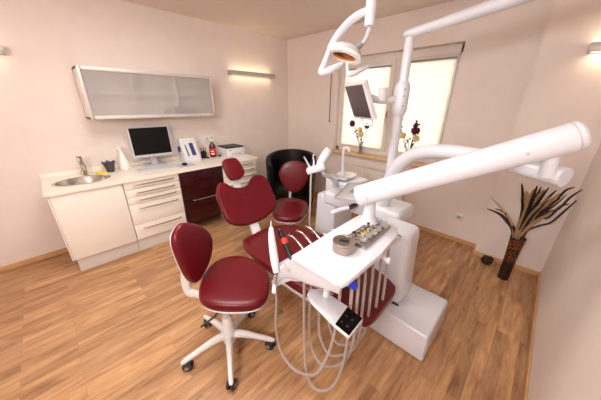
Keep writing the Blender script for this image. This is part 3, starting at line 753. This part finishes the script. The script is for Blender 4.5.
# delivery arm: lower arm
b = BM(); tube(b, [(2.70, -1.46, .80), (2.745, -1.485, .97), (2.79, -1.506, 1.14), (2.90, -1.555, 1.265), (3.034, -1.61, 1.325), (3.20, -1.66, 1.345), (3.38, -1.72, 1.345), (3.56, -1.815, 1.335), (3.618, -1.848, 1.332)], [.058, .056, .052, .046, .043, .041, .040, .040, .039], 22, 5); part('lower_swing_arm', b, 'white', t)
b = BM(); cyl(b, (3.563, -1.862, 1.33), (3.553, -1.905, 1.45), .026, 22, .1)
part('swing_joint', b, 'white', t)
b = BM(); A, B_ = Vector((2.885, -2.168, 1.136)), Vector((3.614, -1.880, 1.500)); d_ = (B_-A).normalized(); L_ = (B_-A).length
lathe(b, [(.042, 0), (.051, .004), (.055, .014), (.055, .3), (.056, L_-.06), (.056, L_-.012), (.05, L_-.003), (.035, L_)], A, 32, d_)
arm = part('upper_swing_arm', b, 'white', t)
side = Vector((d_.y, -d_.x, 0)).normalized()
for k, rr in ((.06, .014), (.69, .006)):
    b = BM()
    p = A+d_*k+side*(.0505 if k < .3 else .0545)
    lathe(b, [(rr, 0), (rr, .003), (rr*.7, .004)], p, 18, side)
    part('arm_screw', b, 'lgrey', arm)
b = BM(); lathe(b, [(.0562, L_-.030), (.0566, L_-.029), (.0566, L_-.026), (.0562, L_-.025)], A, 32, d_); part('end_ring', b, 'lgrey', arm)
b = BM(); cyl(b, (2.925, -2.085, .985), (2.925, -2.085, 1.14), .030, 24, .1); lathe(b, [(.056, .952), (.056, .975), (.046, .985), (.034, 1.02), (.030, 1.06)], (2.925, -2.085, 0), 24)
part('table_post', b, 'white', t)
# assistant holder arm
b = BM(); tube(b, [(2.10, -1.26, .80), (2.22, -1.50, .95), (2.285, -1.70, 1.04), (2.29, -1.735, 1.075)], [.022, .02, .018, .018], 12, 5); part('assistant_arm', b, 'white', t)
b = BM(); m4 = Matrix.Rotation(R(35), 3, 'Z'); obox(b, (2.265, -1.79, 1.105), (.15, .085, .05), m4 @ Matrix.Rotation(R(-20), 3, 'Y'), .012); part('assistant_holder', b, 'white', t)

# suction instruments in the assistant holder
def instr(name, pts, r, m, label, grp=None, hose=None, extra=None, hname='hose'):
    t = thing(name, label, 'dental instrument', pts[0], grp)
    b = BM(); tube(b, pts, r, 14, 4); part('handle', b, m, t)
    if extra:
        for nm, p2, r2, m2 in extra:
            b = BM(); tube(b, p2, r2, 12, 4); part(nm, b, m2, t)
    if hose:
        b = BM(); tube(b, hose, .0078, 10, 8); part(hname, b, 'hose', t, 'grey flexible hose')
    return t
instr('suction_handpiece', [(2.275, -1.765, 1.12), (2.290, -1.745, 1.17), (2.315, -1.715, 1.235)], [.026, .034, .035], 'whitep', 'thick white suction handpiece leaning right in the assistant holder',
      hose=[(2.258, -1.835, 1.085), (2.262, -1.845, 1.0), (2.272, -1.855, .85), (2.285, -1.865, .62), (2.27, -1.72, .40), (2.21, -1.50, .26), (2.10, -1.30, .20)],
      extra=[('cap_ring', [(2.315, -1.715, 1.235), (2.325, -1.703, 1.258)], [.036, .032], 'lgrey')])
instr('air_syringe', [(2.215, -1.81, 1.11), (2.20, -1.825, 1.15), (2.182, -1.845, 1.195)], [.009, .008, .005], 'lgrey', 'thin grey syringe tip leaning left in the assistant holder')
instr('saliva_ejector', [(2.245, -1.80, 1.115), (2.24, -1.79, 1.16), (2.225, -1.785, 1.20), (2.235, -1.775, 1.212)], [.008, .007, .005, .005], 'lgrey', 'small curved saliva ejector, middle one in the assistant holder')
# (grey hose outline is repeated by a second hose)
# ------------------------------------------------------------------ screen on the pole
t = thing('patient_monitor', 'small grey-screened monitor in white casing on the light pole before the window', 'monitor', (2.42, -1.5, 1.5))
a_, tl_ = R(-121), R(-24)
n = Vector((math.cos(a_)*math.cos(tl_), math.sin(a_)*math.cos(tl_), math.sin(tl_))); u = Vector((0, 0, 1)).cross(n).normalized(); v = n.cross(u)
MC = Vector(MONC) if 'MONC' in globals() else Vector((2.412, -1.492, 1.608))
m5 = Matrix((u, v, n)).transposed()
b = BM(); obox(b, MC-n*.02, (.32, .285, .04), m5, .01, 3); part('casing', b, 'whitep', t)
b = BM(); obox(b, MC+n*.0015, (.285, .245, .003), m5, 0); part('screen', b, 'screen2', t, 'dark grey screen')
b = BM(); tube(b, [MC-v*.135+u*.11-n*.02, MC-v*.185+u*.11-n*.01, MC-v*.19+u*.03-n*.005, MC-v*.185-u*.06-n*.01, MC-v*.135-u*.06-n*.02], .008, 8); part('grip_bar', b, 'whitep', t)
b = BM(); tube(b, [MC-n*.035, MC-n*.085, Vector((2.505, -1.33, 1.62)), Vector((PX-.03, PY-.03, 1.625))], [.03, .028, .026, .028], 14, 4); part('bracket', b, 'whitep', t)
b = BM(); jc = MC.lerp(Vector((PX, PY, 1.66)), .55); cyl(b, jc+Vector((0, 0, -.03)), jc+Vector((0, 0, .075)), .036, 20, .3); part('joint', b, 'whitep', t)

# ------------------------------------------------------------------ operating lamp
t = thing('operating_lamp', 'white dental operating lamp hanging over the chair, with curved yoke and handles', 'lamp', (2.63, -1.83, 1.9))
b = BM(); cyl(b, (2.658, -1.835, 1.995), (2.658, -1.835, 2.37), .028, 22, .1); part('drop_tube', b, 'white', t)
b = BM(); tube(b, [(2.655, -1.835, 2.06), (2.625, -1.835, 2.067), (2.589, -1.878, 2.038), (2.565, -1.925, 1.995), (2.548, -1.975, 1.94), (2.536, -2.025, 1.875)], [.016, .020, .021, .021, .020, .015], 14, 5, flat=.7); part('yoke', b, 'white', t)
b = BM(); tube(b, [(2.656, -1.822, 2.0), (2.654, -1.83, 1.965), (2.652, -1.85, 1.93), (2.642, -1.875, 1.902)], [.013, .013, .013, .011], 12, 4); part('stay', b, 'lgrey', t)
hc = Vector((2.607, -1.975, 1.850)); hn_ = Vector((.10, -.48, -.87)).normalized()
fw = Vector((.66, .48, -.30)); fw = (fw-hn_*fw.dot(hn_)).normalized(); fs = hn_.cross(fw).normalized()
def ell(c, a, bb, n_=28): return [c+fw*a*math.cos(2*math.pi*i/n_)+fs*bb*math.sin(2*math.pi*i/n_) for i in range(n_)]
b = BM(); loft(b, [ell(hc-hn_*.050, .03, .02), ell(hc-hn_*.044, .06, .032), ell(hc-hn_*.025, .085, .048), ell(hc, .095, .058), ell(hc+hn_*.01, .095, .058), ell(hc+hn_*.012, .080, .045)]); part('lamp_head', b, 'lgrey', t)
b = BM(); loft(b, [ell(hc+hn_*.008, .098, .060), ell(hc+hn_*.022, .094, .056), ell(hc+hn_*.022, .070, .036), ell(hc+hn_*.010, .066, .034)], cap=False); part('lamp_rim', b, 'china', t)
b = BM(); loft(b, [ell(hc+hn_*.0125, .072, .038), ell(hc+hn_*.014, .068, .035)]); part('reflector', b, 'reflect', t, 'amber metallic reflector')
b = BM(); tube(b, [(2.536, -2.02, 1.88), (2.572, -2.085, 1.830), (2.582, -2.125, 1.782), (2.586, -2.150, 1.748), (2.605, -2.135, 1.748), (2.628, -2.10, 1.765), (2.642, -2.045, 1.79)], [.013, .013, .014, .015, .017, .018, .012], 14, 5); part('handle', b, 'white', t)
b = BM(); tube(b, [(2.625, -1.97, 1.80), (2.634, -1.98, 1.77), (2.650, -1.982, 1.744), (2.662, -1.95, 1.752), (2.671, -1.921, 1.767), (2.682, -1.853, 1.793)], [.010, .010, .012, .014, .014, .011], 14, 5); part('handle', b, 'white', t)
b = BM(); cyl(b, (2.530, -2.03, 1.875), (2.575, -2.0, 1.865), .014, 14); part('pivot', b, 'grey', t); b = BM(); tube(b, [(2.642, -1.878, 1.905), (2.635, -1.90, 1.885), (2.625, -1.92, 1.875)], .016, 12, 3); part('pivot', b, 'grey', t)

# ------------------------------------------------------------------ delivery table
t = thing('delivery_table', 'white dentist delivery table hanging from the swing arm over the seat', 'instrument table', (2.95, -2.3, .9))
b = BM()
out = [(2.835, -2.605), (3.085, -2.605), (3.112, -2.59), (3.12, -2.56), (3.118, -2.30), (3.10, -2.08), (3.06, -1.995), (2.98, -1.965), (2.86, -1.97), (2.815, -2.0), (2.825, -2.30)]
prism(b, out, (0, 0, .925), (1, 0, 0), (0, 1, 0), .026, .006); part('table_top', b, 'white', t)
b = BM()
prism(b, [(2.665, .695), (2.705, .745), (2.765, .845), (2.83, .924), (3.105, .924), (3.10, .895), (2.90, .838), (2.82, .80), (2.76, .74), (2.70, .678)], (0, -2.60, 0), (1, 0, 0), (0, 0, 1), -.02, .004)
part('side_cheek', b, 'lgrey', t); b = BM()  # grey puts the cheek's shade into its colour, against the white top
prism(b, [(2.665, .695), (2.705, .745), (2.765, .845), (2.83, .924), (3.105, .924), (3.10, .895), (2.90, .838), (2.82, .80), (2.76, .74), (2.70, .678)], (0, -2.02, 0), (1, 0, 0), (0, 0, 1), .02, .004)
part('side_cheek', b, 'lgrey', t)  # far cheek, shade painted in with the same grey
b = BM(); prism(b, [(2.765, .80), (2.765, .845), (2.83, .924), (3.10, .924), (3.095, .898), (2.90, .845)], (0, -2.58, 0), (1, 0, 0), (0, 0, 1), -.56, .003); part('housing', b, 'whitep', t)
b = BM(); box(b, (2.69, -2.59, .79), (2.775, -2.03, .825), .01, 3, rot=Matrix.Rotation(R(-20), 3, 'Y')); part('instrument_rail', b, 'white', t)
b = BM(); lathe(b, [(.022, 0), (.022, .003), (.018, .004)], (2.80, -2.601, .865), 24, (0, -1, 0)); part('cheek_cap', b, 'lgrey', t)
b = BM(); tube(b, [(2.72, -2.605, .70), (2.76, -2.605, .775), (2.83, -2.605, .82), (2.95, -2.605, .855), (3.08, -2.605, .885)], .0015, 6, 4); part('cheek_seam', b, 'grey', t)
b = BM(); cyl(b, (3.095, -2.525, .908), (3.135, -2.53, .910), .017, 12, .2); part('blue_knob', b, 'blue', t, 'blue knob')
b = BM(); cyl(b, (3.085, -2.24, .895), (3.135, -2.24, .89), .012, 14, .2); cyl(b, (3.125, -2.24, .89), (3.145, -2.24, .889), .017, 14, .3); part('side_knob', b, 'white', t)
b = BM(); cyl(b, (2.70, -2.60, .70), (2.735, -2.635, .685), .012, 14, .2); part('end_knob', b, 'white', t)
# control arm with black pad
m6 = Matrix.Rotation(R(2), 3, 'Z') @ Matrix.Rotation(R(0), 3, 'Y')
b = BM(); prism(b, [(2.885, -2.525), (2.900, -2.565), (2.945, -2.587), (3.098, -2.612), (3.176, -2.617), (3.170, -2.50), (3.084, -2.49), (2.93, -2.485)], (0, 0, .727), (1, 0, 0), (0, 1, 0), .015, .004); part('control_arm', b, 'white', t)
b = BM(); prism(b, [(3.102, -2.607), (3.173, -2.612), (3.167, -2.503), (3.086, -2.494)], (0, 0, .7422), (1, 0, 0), (0, 1, 0), .003, .0); pd = part('touch_pad', b, 'screen', t, 'black glossy touch pad')
for dx, dy in ((3.115, -2.58), (3.145, -2.582), (3.112, -2.54), (3.142, -2.542)):
    b = BM(); lathe(b, [(.005, 0), (.005, .001)], (dx, dy, .7453), 12); part('pad_button', b, 'dgrey', pd)
b = BM(); tube(b, [(2.97, -2.505, .735), (2.97, -2.50, .80), (2.97, -2.49, .86)], .016, 12, 3); part('control_bracket', b, 'whitep', t)

GI = 'instruments in the delivery table rail'
def P3(x, y, z): return (x, y, z)
instr('spray_syringe', [(2.73, -2.61, .80), (2.705, -2.600, .86), (2.665, -2.58, .95), (2.635, -2.558, 1.00)], [.016, .021, .018, .011], 'white', 'upright white spray syringe at the near end of the delivery table rail', GI,
      hose=[(2.725, -2.615, .78), (2.70, -2.60, .68), (2.66, -2.56, .55), (2.64, -2.555, .30), (2.68, -2.56, .14), (2.78, -2.56, .09), (2.90, -2.56, .15), (2.99, -2.56, .27), (3.02, -2.50, .45), (3.02, -2.465, .70), (3.01, -2.455, .87)],
      extra=[('tip', [(2.635, -2.558, 1.0), (2.622, -2.547, 1.03)], [.004, .003], 'lgrey')])
def hloop(y0, y1, x1, zb, lean=0, xs=2.745, dy=.03):
    """hose from the rail down in a loop and back under the table"""
    xm = (xs+x1)/2
    ys, ye = y0, y1; f = lambda k: ys+(ye-ys)*k
    return [(xs, f(0), .80), (xs+.0, f(.02), .68), (xs+.0+lean*.3, f(.1), (zb+.62)/2), (xs+.05+lean, f(.3)-dy*.8, zb+.08), (xm+lean, f(.5)-dy, zb), (x1-.03+lean, f(.7)-dy*.6, zb+.08), (x1+.01, f(.9), (zb+.62)/2), (x1+.01, f(.98), .72), (x1, f(1), .875)]
instr('micromotor_handpiece', [(2.745, -2.50, .81), (2.70, -2.495, .85), (2.655, -2.49, .905), (2.645, -2.489, .918)], [.013, .014, .017, .017], 'black', 'thick black micromotor with orange-red ring in the delivery table rail', GI,
      hose=hloop(-2.50, -2.44, 3.06, .045, .01, 2.82, .06), extra=[('colour_ring', [(2.668, -2.492, .890), (2.648, -2.489, .914)], [.0185, .0185], 'orange'), ('nose', [(2.645, -2.489, .918), (2.622, -2.486, .945), (2.612, -2.485, .957)], [.015, .014, .006], 'black')])
for i, (y, lab) in enumerate(((-2.42, 'slim silver handpiece next to the black micromotor in the delivery table rail'), (-2.35, 'slim silver handpiece, middle one of the three, in the delivery table rail'), (-2.275, 'slim silver handpiece nearest the swing arm in the delivery table rail'))):
    z = .0
    instr('dental_handpiece', [(2.755, y, .835), (2.72, y, .862+z), (2.665, y-.002, .893+z), (2.625, y-.004, .895+z)], [.0075, .0075, .0065, .0055], 'chrome', lab, GI,
          hose=hloop(y, y+.01+.01*(i == 0), 3.07, (.13, .16, .19)[i], -.02, 2.80+.015*i),
          extra=[('head', [(2.625, y-.004, .900+z), (2.618, y-.004, .890), (2.614, y-.005, .880)], [.008, .0085, .006], 'chrome')])
# two blank hoses at the far end of the rail
for i, y in enumerate((-2.20, -2.12)):
    instr('hose_coupling', [(2.76, y, .82), (2.73, y, .838), (2.70, y, .845)], [.008, .008, .006], 'lgrey', ('short grey hose coupling in the rail, second from the far end', 'short grey hose coupling at the far end of the rail')[i], GI, hose=hloop(y, y+.02, 3.07, .23+.04*i, -.02, 2.85))

# items on the delivery table
ZT2 = .9515
t = thing('steel_pot', 'round steel pot with a black slot in its lid on the delivery table', 'pot', (2.975, -2.37, ZT2))
b = BM(); lathe(b, [(.050, 0), (.053, .003), (.053, .040), (.050, .043)], (2.978, -2.40, ZT2), 36); part('body', b, 'steel2', t)
b = BM(); lathe(b, [(.051, .042), (.054, .044), (.054, .051), (.051, .054), (.044, .054), (.042, .051), (.001, .051)], (2.978, -2.40, ZT2), 36); part('lid', b, 'steel2', t)
b = BM(); box(b, (2.955, -2.409, ZT2+.0505), (3.002, -2.392, ZT2+.0535), .001, rot=R(30)); part('slot', b, 'black', t)
t = thing('bur_organizer', 'long steel tray of small burs and clear pots on the delivery table', 'tray', (2.985, -2.19, ZT2))
ang = R(3); x0, x1, y0, y1 = 2.928, 3.046, -2.335, -2.035
b = BM(); box(b, (x0, y0, ZT2), (x1, y1, ZT2+.022), .004, rot=ang); part('base', b, 'steel2', t)
for i in range(2):
    for k in range(7):
        x = x0+.02+i*.03; y = y0+.03+k*.036; b = BM(); lathe(b, [(.011, 0), (.012, .006), (.010, .007), (.009, .002)], (x, y, ZT2+.0222), 14); part('bur_ring', b, 'chrome', t)
for k, (i, j) in enumerate(((0, 1), (1, 3), (0, 5))):
    b = BM(); lathe(b, [(.008, 0), (.008, .012), (.005, .014)], (x0+.02+i*.03, y0+.03+j*.036, ZT2+.023), 12); part('dark_bur', b, 'black', t)
for k, (dx, dy, hh, m) in enumerate(((.090, .04, .014, 'clearp'), (.090, .09, .016, 'clearp'), (.092, .14, .014, 'clearp'), (.090, .19, .020, 'clearp'), (.088, .245, .028, 'clearp'), (.05, .268, .026, 'clearp'))):
    b = BM(); lathe(b, [(.012, 0), (.016, .002), (.018, hh), (.015, hh), (.013, .006)], (x0+dx, y0+dy, ZT2+.0235), 18)
    solo('clear_pot', b, m, (x0+dx, y0+dy, ZT2+.0235), 'small clear plastic pot standing on the steel bur tray', 'pot', 'clear pots on the bur tray')
for k, (dx, dy) in enumerate(((.066, .10), (.060, .135), (.066, .075))):
    b = BM(); lathe(b, [(.004, 0), (.007, .003), (.006, .016), (.002, .018)], (x0+dx, y0+dy, ZT2+.0225), 10); part('yellow_peg', b, 'yellowc', t)

# ------------------------------------------------------------------ flowers on the sill
def flower_vase(x, lab, seed, arr):
    rnd = random.Random(seed); z0 = WZ0+.0025; y = .02
    y = -.02
    t = thing('flower_vase', lab, 'vase', (x, y, z0))
    b = BM(); lathe(b, [(.026, 0), (.030, .006), (.028, .05), (.022, .10), (.026, .15), (.023, .15), (.018, .10), (.024, .05), (.024, .01)], (x, y, z0), 24); part('glass_body', b, 'yglass', t)
    for dx, dz, r, kind in arr:
        r *= 1.2
        top = Vector((x+dx, y-.01+rnd.uniform(-.01, .01), z0+dz))
        b = BM(); tube(b, [(x+rnd.uniform(-.008, .008), y, z0+.015), (x+dx*.25, y, z0+.14), top-Vector((0, 0, .01))], .003, 6, 5)
        st = part('stem', b, 'leafd', t)
        b = BM()
        if kind == 'leaf':
            for k in range(4):
                a = rnd.uniform(0, 6.28); p = top+Vector((0, 0, -.02*k)); tube(b, [p, p+Vector((math.cos(a)*.02, math.sin(a)*.01, .015)), p+Vector((math.cos(a)*.035, 0, .012))], [.003, .010, .001], 8, 3, flat=.3)
            part('leaf_tuft', b, 'leafd', st)
        else:
            for ring, (nn_, rr, up) in enumerate(((9, r, 0), (7, r*.7, .3), (5, r*.4, .6))):
                for k in range(nn_):
                    a = 2*math.pi*k/nn_+ring*.4; d = Vector((math.cos(a), -.5, math.sin(a)*.9)); d.normalize()
                    c0 = top+Vector((0, -.012*ring, 0)); tube(b, [c0, c0+d*rr*.6, c0+d*rr+Vector((0, -.006, 0))], [.004, r*.32, .003], 8, 2, flat=.4)
            lathe(b, [(.001, 0), (r*.28, .003), (.001, r*.3)], top+Vector((0, -.02, 0)), 10, (0, -1, 0), 1)
            part('flower_head', b, ['petal_r', 'leafd'] if kind == 'r' else ['petal_w', 'sill'], st)
    return t
flower_vase(1.60, 'glass vase with dark red and cream flowers on the sill, left below the patient monitor', 3, [(-.15, .43, .048, 'r'), (.09, .41, .040, 'r'), (-.02, .35, .042, 'w'), (-.10, .36, .04, 'leaf'), (.0, .29, .05, 'w'), (-.06, .28, .03, 'leaf'), (.01, .22, .03, 'leaf')])
flower_vase(2.30, 'dark glass vase with red and cream flowers on the sill, right of the light pole', 5, [(.06, .40, .055, 'r'), (.08, .31, .045, 'w'), (-.09, .33, .045, 'w'), (-.14, .42, .03, 'leaf'), (.06, .50, .03, 'leaf'), (-.05, .24, .03, 'leaf'), (.03, .22, .04, 'leaf'), (-.02, .30, .03, 'leaf'), (.05, .46, .03, 'r')])

# ------------------------------------------------------------------ tall floor vase with dried leaves
VX, VY = 3.585, -.44
t = thing('floor_vase', 'tall dark mosaic floor vase with dried leaves in the right corner', 'vase', (VX, VY, 0))
b = BM(); lathe(b, [(.040, 0), (.044, .004), (.046, .20), (.052, .36), (.060, .46), (.056, .462), (.048, .36), (.040, .10), (.01, .02)], (VX, VY, .0005), 28); part('body', b, 'mosaic', t)
rnd = random.Random(11)
def strip(pts, w, m, tt, name='dried_leaf'):
    P = spline(pts, 6); b = BM(); rings = []
    n_ = len(P)
    for i, p in enumerate(P):
        k = i/(n_-1); ww = w*math.sin(math.pi*min(1, .15+k*.85))**.6*(1-.3*k)+.0012
        tdir = (P[min(i+1, n_-1)]-P[max(i-1, 0)]).normalized(); s = tdir.cross(Vector((.55, -.8, .2))).normalized(); f_ = tdir.cross(s)
        rings.append([p+s*ww, p+f_*.0018+s*ww*.3, p-s*ww, p-f_*.0012])
    loft(b, rings); part(name, b, m, tt)
V0 = Vector((VX, VY, .44))
R_ = Vector((1, 0, 0))
def pt(a, z, y=0): return V0+R_*a+Vector((0, -1, 0))*y+Vector((0, 0, z))
def leafpts(a, z, curl=.0, y=0): return [V0+Vector((0, 0, -.22)), V0+R_*a*.12+Vector((0, 0, .02)), pt(a*.35, z*.55, y*.4), pt(a*.75, z*.85, y*.8), pt(a, z+curl, y)]
for a, z, c_, w_, m_, y in ((-.06, .46, 0, .040, 'leaft', .0), (-.02, .50, 0, .040, 'leaft', .04), (.04, .50, 0, .040, 'leaft', .0), (.09, .46, 0, .034, 'leaft', .05), (.13, .40, 0, .028, 'leaft', -.02), (.01, .40, 0, .036, 'leaft', -.05), (.14, .50, 0, .024, 'leaft', .02), (.12, .30, .02, .018, 'leaft', .05), (.17, .36, .04, .014, 'leaft', .0),
                            (-.09, .46, 0, .020, 'leafb', .02), (-.11, .52, 0, .018, 'leafb', .0), (-.01, .54, 0, .020, 'leafb', .07), (.06, .54, 0, .018, 'leafb', .06), (.11, .52, 0, .018, 'leafb', .03), (.15, .44, .01, .014, 'leafb', .0), (.02, .50, 0, .018, 'leafb', -.08), (.08, .42, .02, .014, 'leafb', .08), (.18, .44, .05, .011, 'leafb', -.02)):
    strip(leafpts(a, z, c_, y), w_, m_, t)
# drooping leaves on the left, twisted ribbons on the right
strip([V0+Vector((0, 0, -.2)), pt(-.05, .06), pt(-.12, .15), pt(-.19, .20), pt(-.29, .22)], .017, 'leafb', t)
strip([V0+Vector((0, 0, -.2)), pt(-.03, .05), pt(-.09, .14), pt(-.15, .22), pt(-.23, .24)], .014, 'leafb', t)
strip([V0+Vector((0, 0, -.2)), pt(-.06, .10), pt(-.17, .24), pt(-.29, .34)], .010, 'leaft', t)
for arr in (((.03, .08), (.10, .18), (.155, .23), (.195, .33), (.240, .46)), ((.05, .18), (.11, .31), (.165, .36), (.20, .47), (.243, .55)), ((.03, .12), (.08, .24), (.13, .27), (.17, .38), (.21, .42)), ((.03, .2), (.08, .36), (.13, .42), (.16, .52), (.20, .56))):
    b = BM(); P = [V0+Vector((0, 0, -.2))]+[pt(a, z) for a, z in arr]; tube(b, P, [.006, .007, .0085, .008, .008, .004], 8, 6, flat=.35); part('twisted_branch', b, 'leafb', t)

# woven ball
t = thing('decor_ball', 'dark woven decorative ball on the floor left of the tall vase', 'ball', (3.42, -.29, 0))
b = BM(); lathe(b, [(.05*math.sin(math.pi*k/12), .052-.05*math.cos(math.pi*k/12)) for k in range(13)], (3.42, -.29, .0), 24); part('core', b, 'leafb', t)
b = BM(); cc = Vector((3.42, -.29, .056))
for k in range(9):
    ax = Vector((rnd.uniform(-1, 1), rnd.uniform(-1, 1), rnd.uniform(-1, 1))).normalized(); q_ = ax.orthogonal().normalized(); w_ = ax.cross(q_)
    P = [cc+(q_*math.cos(a)+w_*math.sin(a))*.0525 for a in [2*math.pi*i/24 for i in range(25)]]; tube(b, P, .004, 6)
part('cane_band', b, 'bottle', t)

# ------------------------------------------------------------------ light
def area(name, loc, rot, sx, sy, e, col):
    l = bpy.data.lights.new(name, 'AREA'); l.shape = 'RECTANGLE'; l.size = sx; l.size_y = sy; l.energy = e; l.color = col
    o = bpy.data.objects.new(name, l); o.location = loc; o.rotation_euler = rot; C.objects.link(o); return o
area('added_ceiling_fill', (1.9, -2.75, H-.06), (0, 0, 0), 1.1, .8, 34, (1, .98, .96))  # fill light under the added ceiling panel
area('room_light', (3.15, -4.40, 2.0), (R(80), 0, R(22)), .9, .45, 60, (1, .98, .965))
for (p, sx, sy) in (((.06, -.775, 1.99), .05, .7), ((.06, -3.66, 1.99), .05, .6), ((3.70, -.225, 1.995), .2, .05)):
    area('lamp_up', (p[0], p[1], p[2]+.016), (R(180), 0, 0), sx, sy, .5, (1, .85, .62)); area('lamp_down', (p[0], p[1], p[2]-.016), (0, 0, 0), sx, sy, .5, (1, .85, .62))
w_ = bpy.data.worlds.new('sky'); bpy.context.scene.world = w_; w_.use_nodes = True
nt = w_.node_tree; bg = nt.nodes['Background']
sk = nt.nodes.new('ShaderNodeTexSky'); sk.sky_type = 'HOSEK_WILKIE'; sk.turbidity = 8; sk.sun_direction = (.1, .5, .8)
mxs = nt.nodes.new('ShaderNodeMix'); mxs.data_type = 'RGBA'; mxs.inputs[0].default_value = .85; mxs.inputs[7].default_value = (1, 1, .97, 1)
nt.links.new(sk.outputs[0], mxs.inputs[6]); nt.links.new(mxs.outputs[2], bg.inputs['Color']); bg.inputs['Strength'].default_value = 3.2

# ------------------------------------------------------------------ camera
cam = bpy.data.cameras.new('camera'); co = bpy.data.objects.new('camera', cam); C.objects.link(co)
cam.sensor_width = 36; cam.lens = 36*243.7/601; cam.clip_start = .02
co.location = (3.52, -3.248, 1.6)
yaw, pitch, roll = R(44.37), R(21.85), R(.517)
F = Vector((-math.sin(yaw)*math.cos(pitch), math.cos(yaw)*math.cos(pitch), -math.sin(pitch))); Rr = Vector((math.cos(yaw), math.sin(yaw), 0)); U = Rr.cross(F)
R2 = Rr*math.cos(roll)+U*math.sin(roll); U2 = R2.cross(F)
m_ = Matrix((R2, U2, -F)).transposed().to_4x4(); m_.translation = co.location; co.matrix_world = m_
sc = bpy.context.scene; sc.camera = co
sc.view_settings.view_transform = 'Standard'; sc.view_settings.look = 'None'; sc.view_settings.exposure = -0.28; sc.view_settings.gamma = 1
sc.view_settings.use_curve_mapping = False
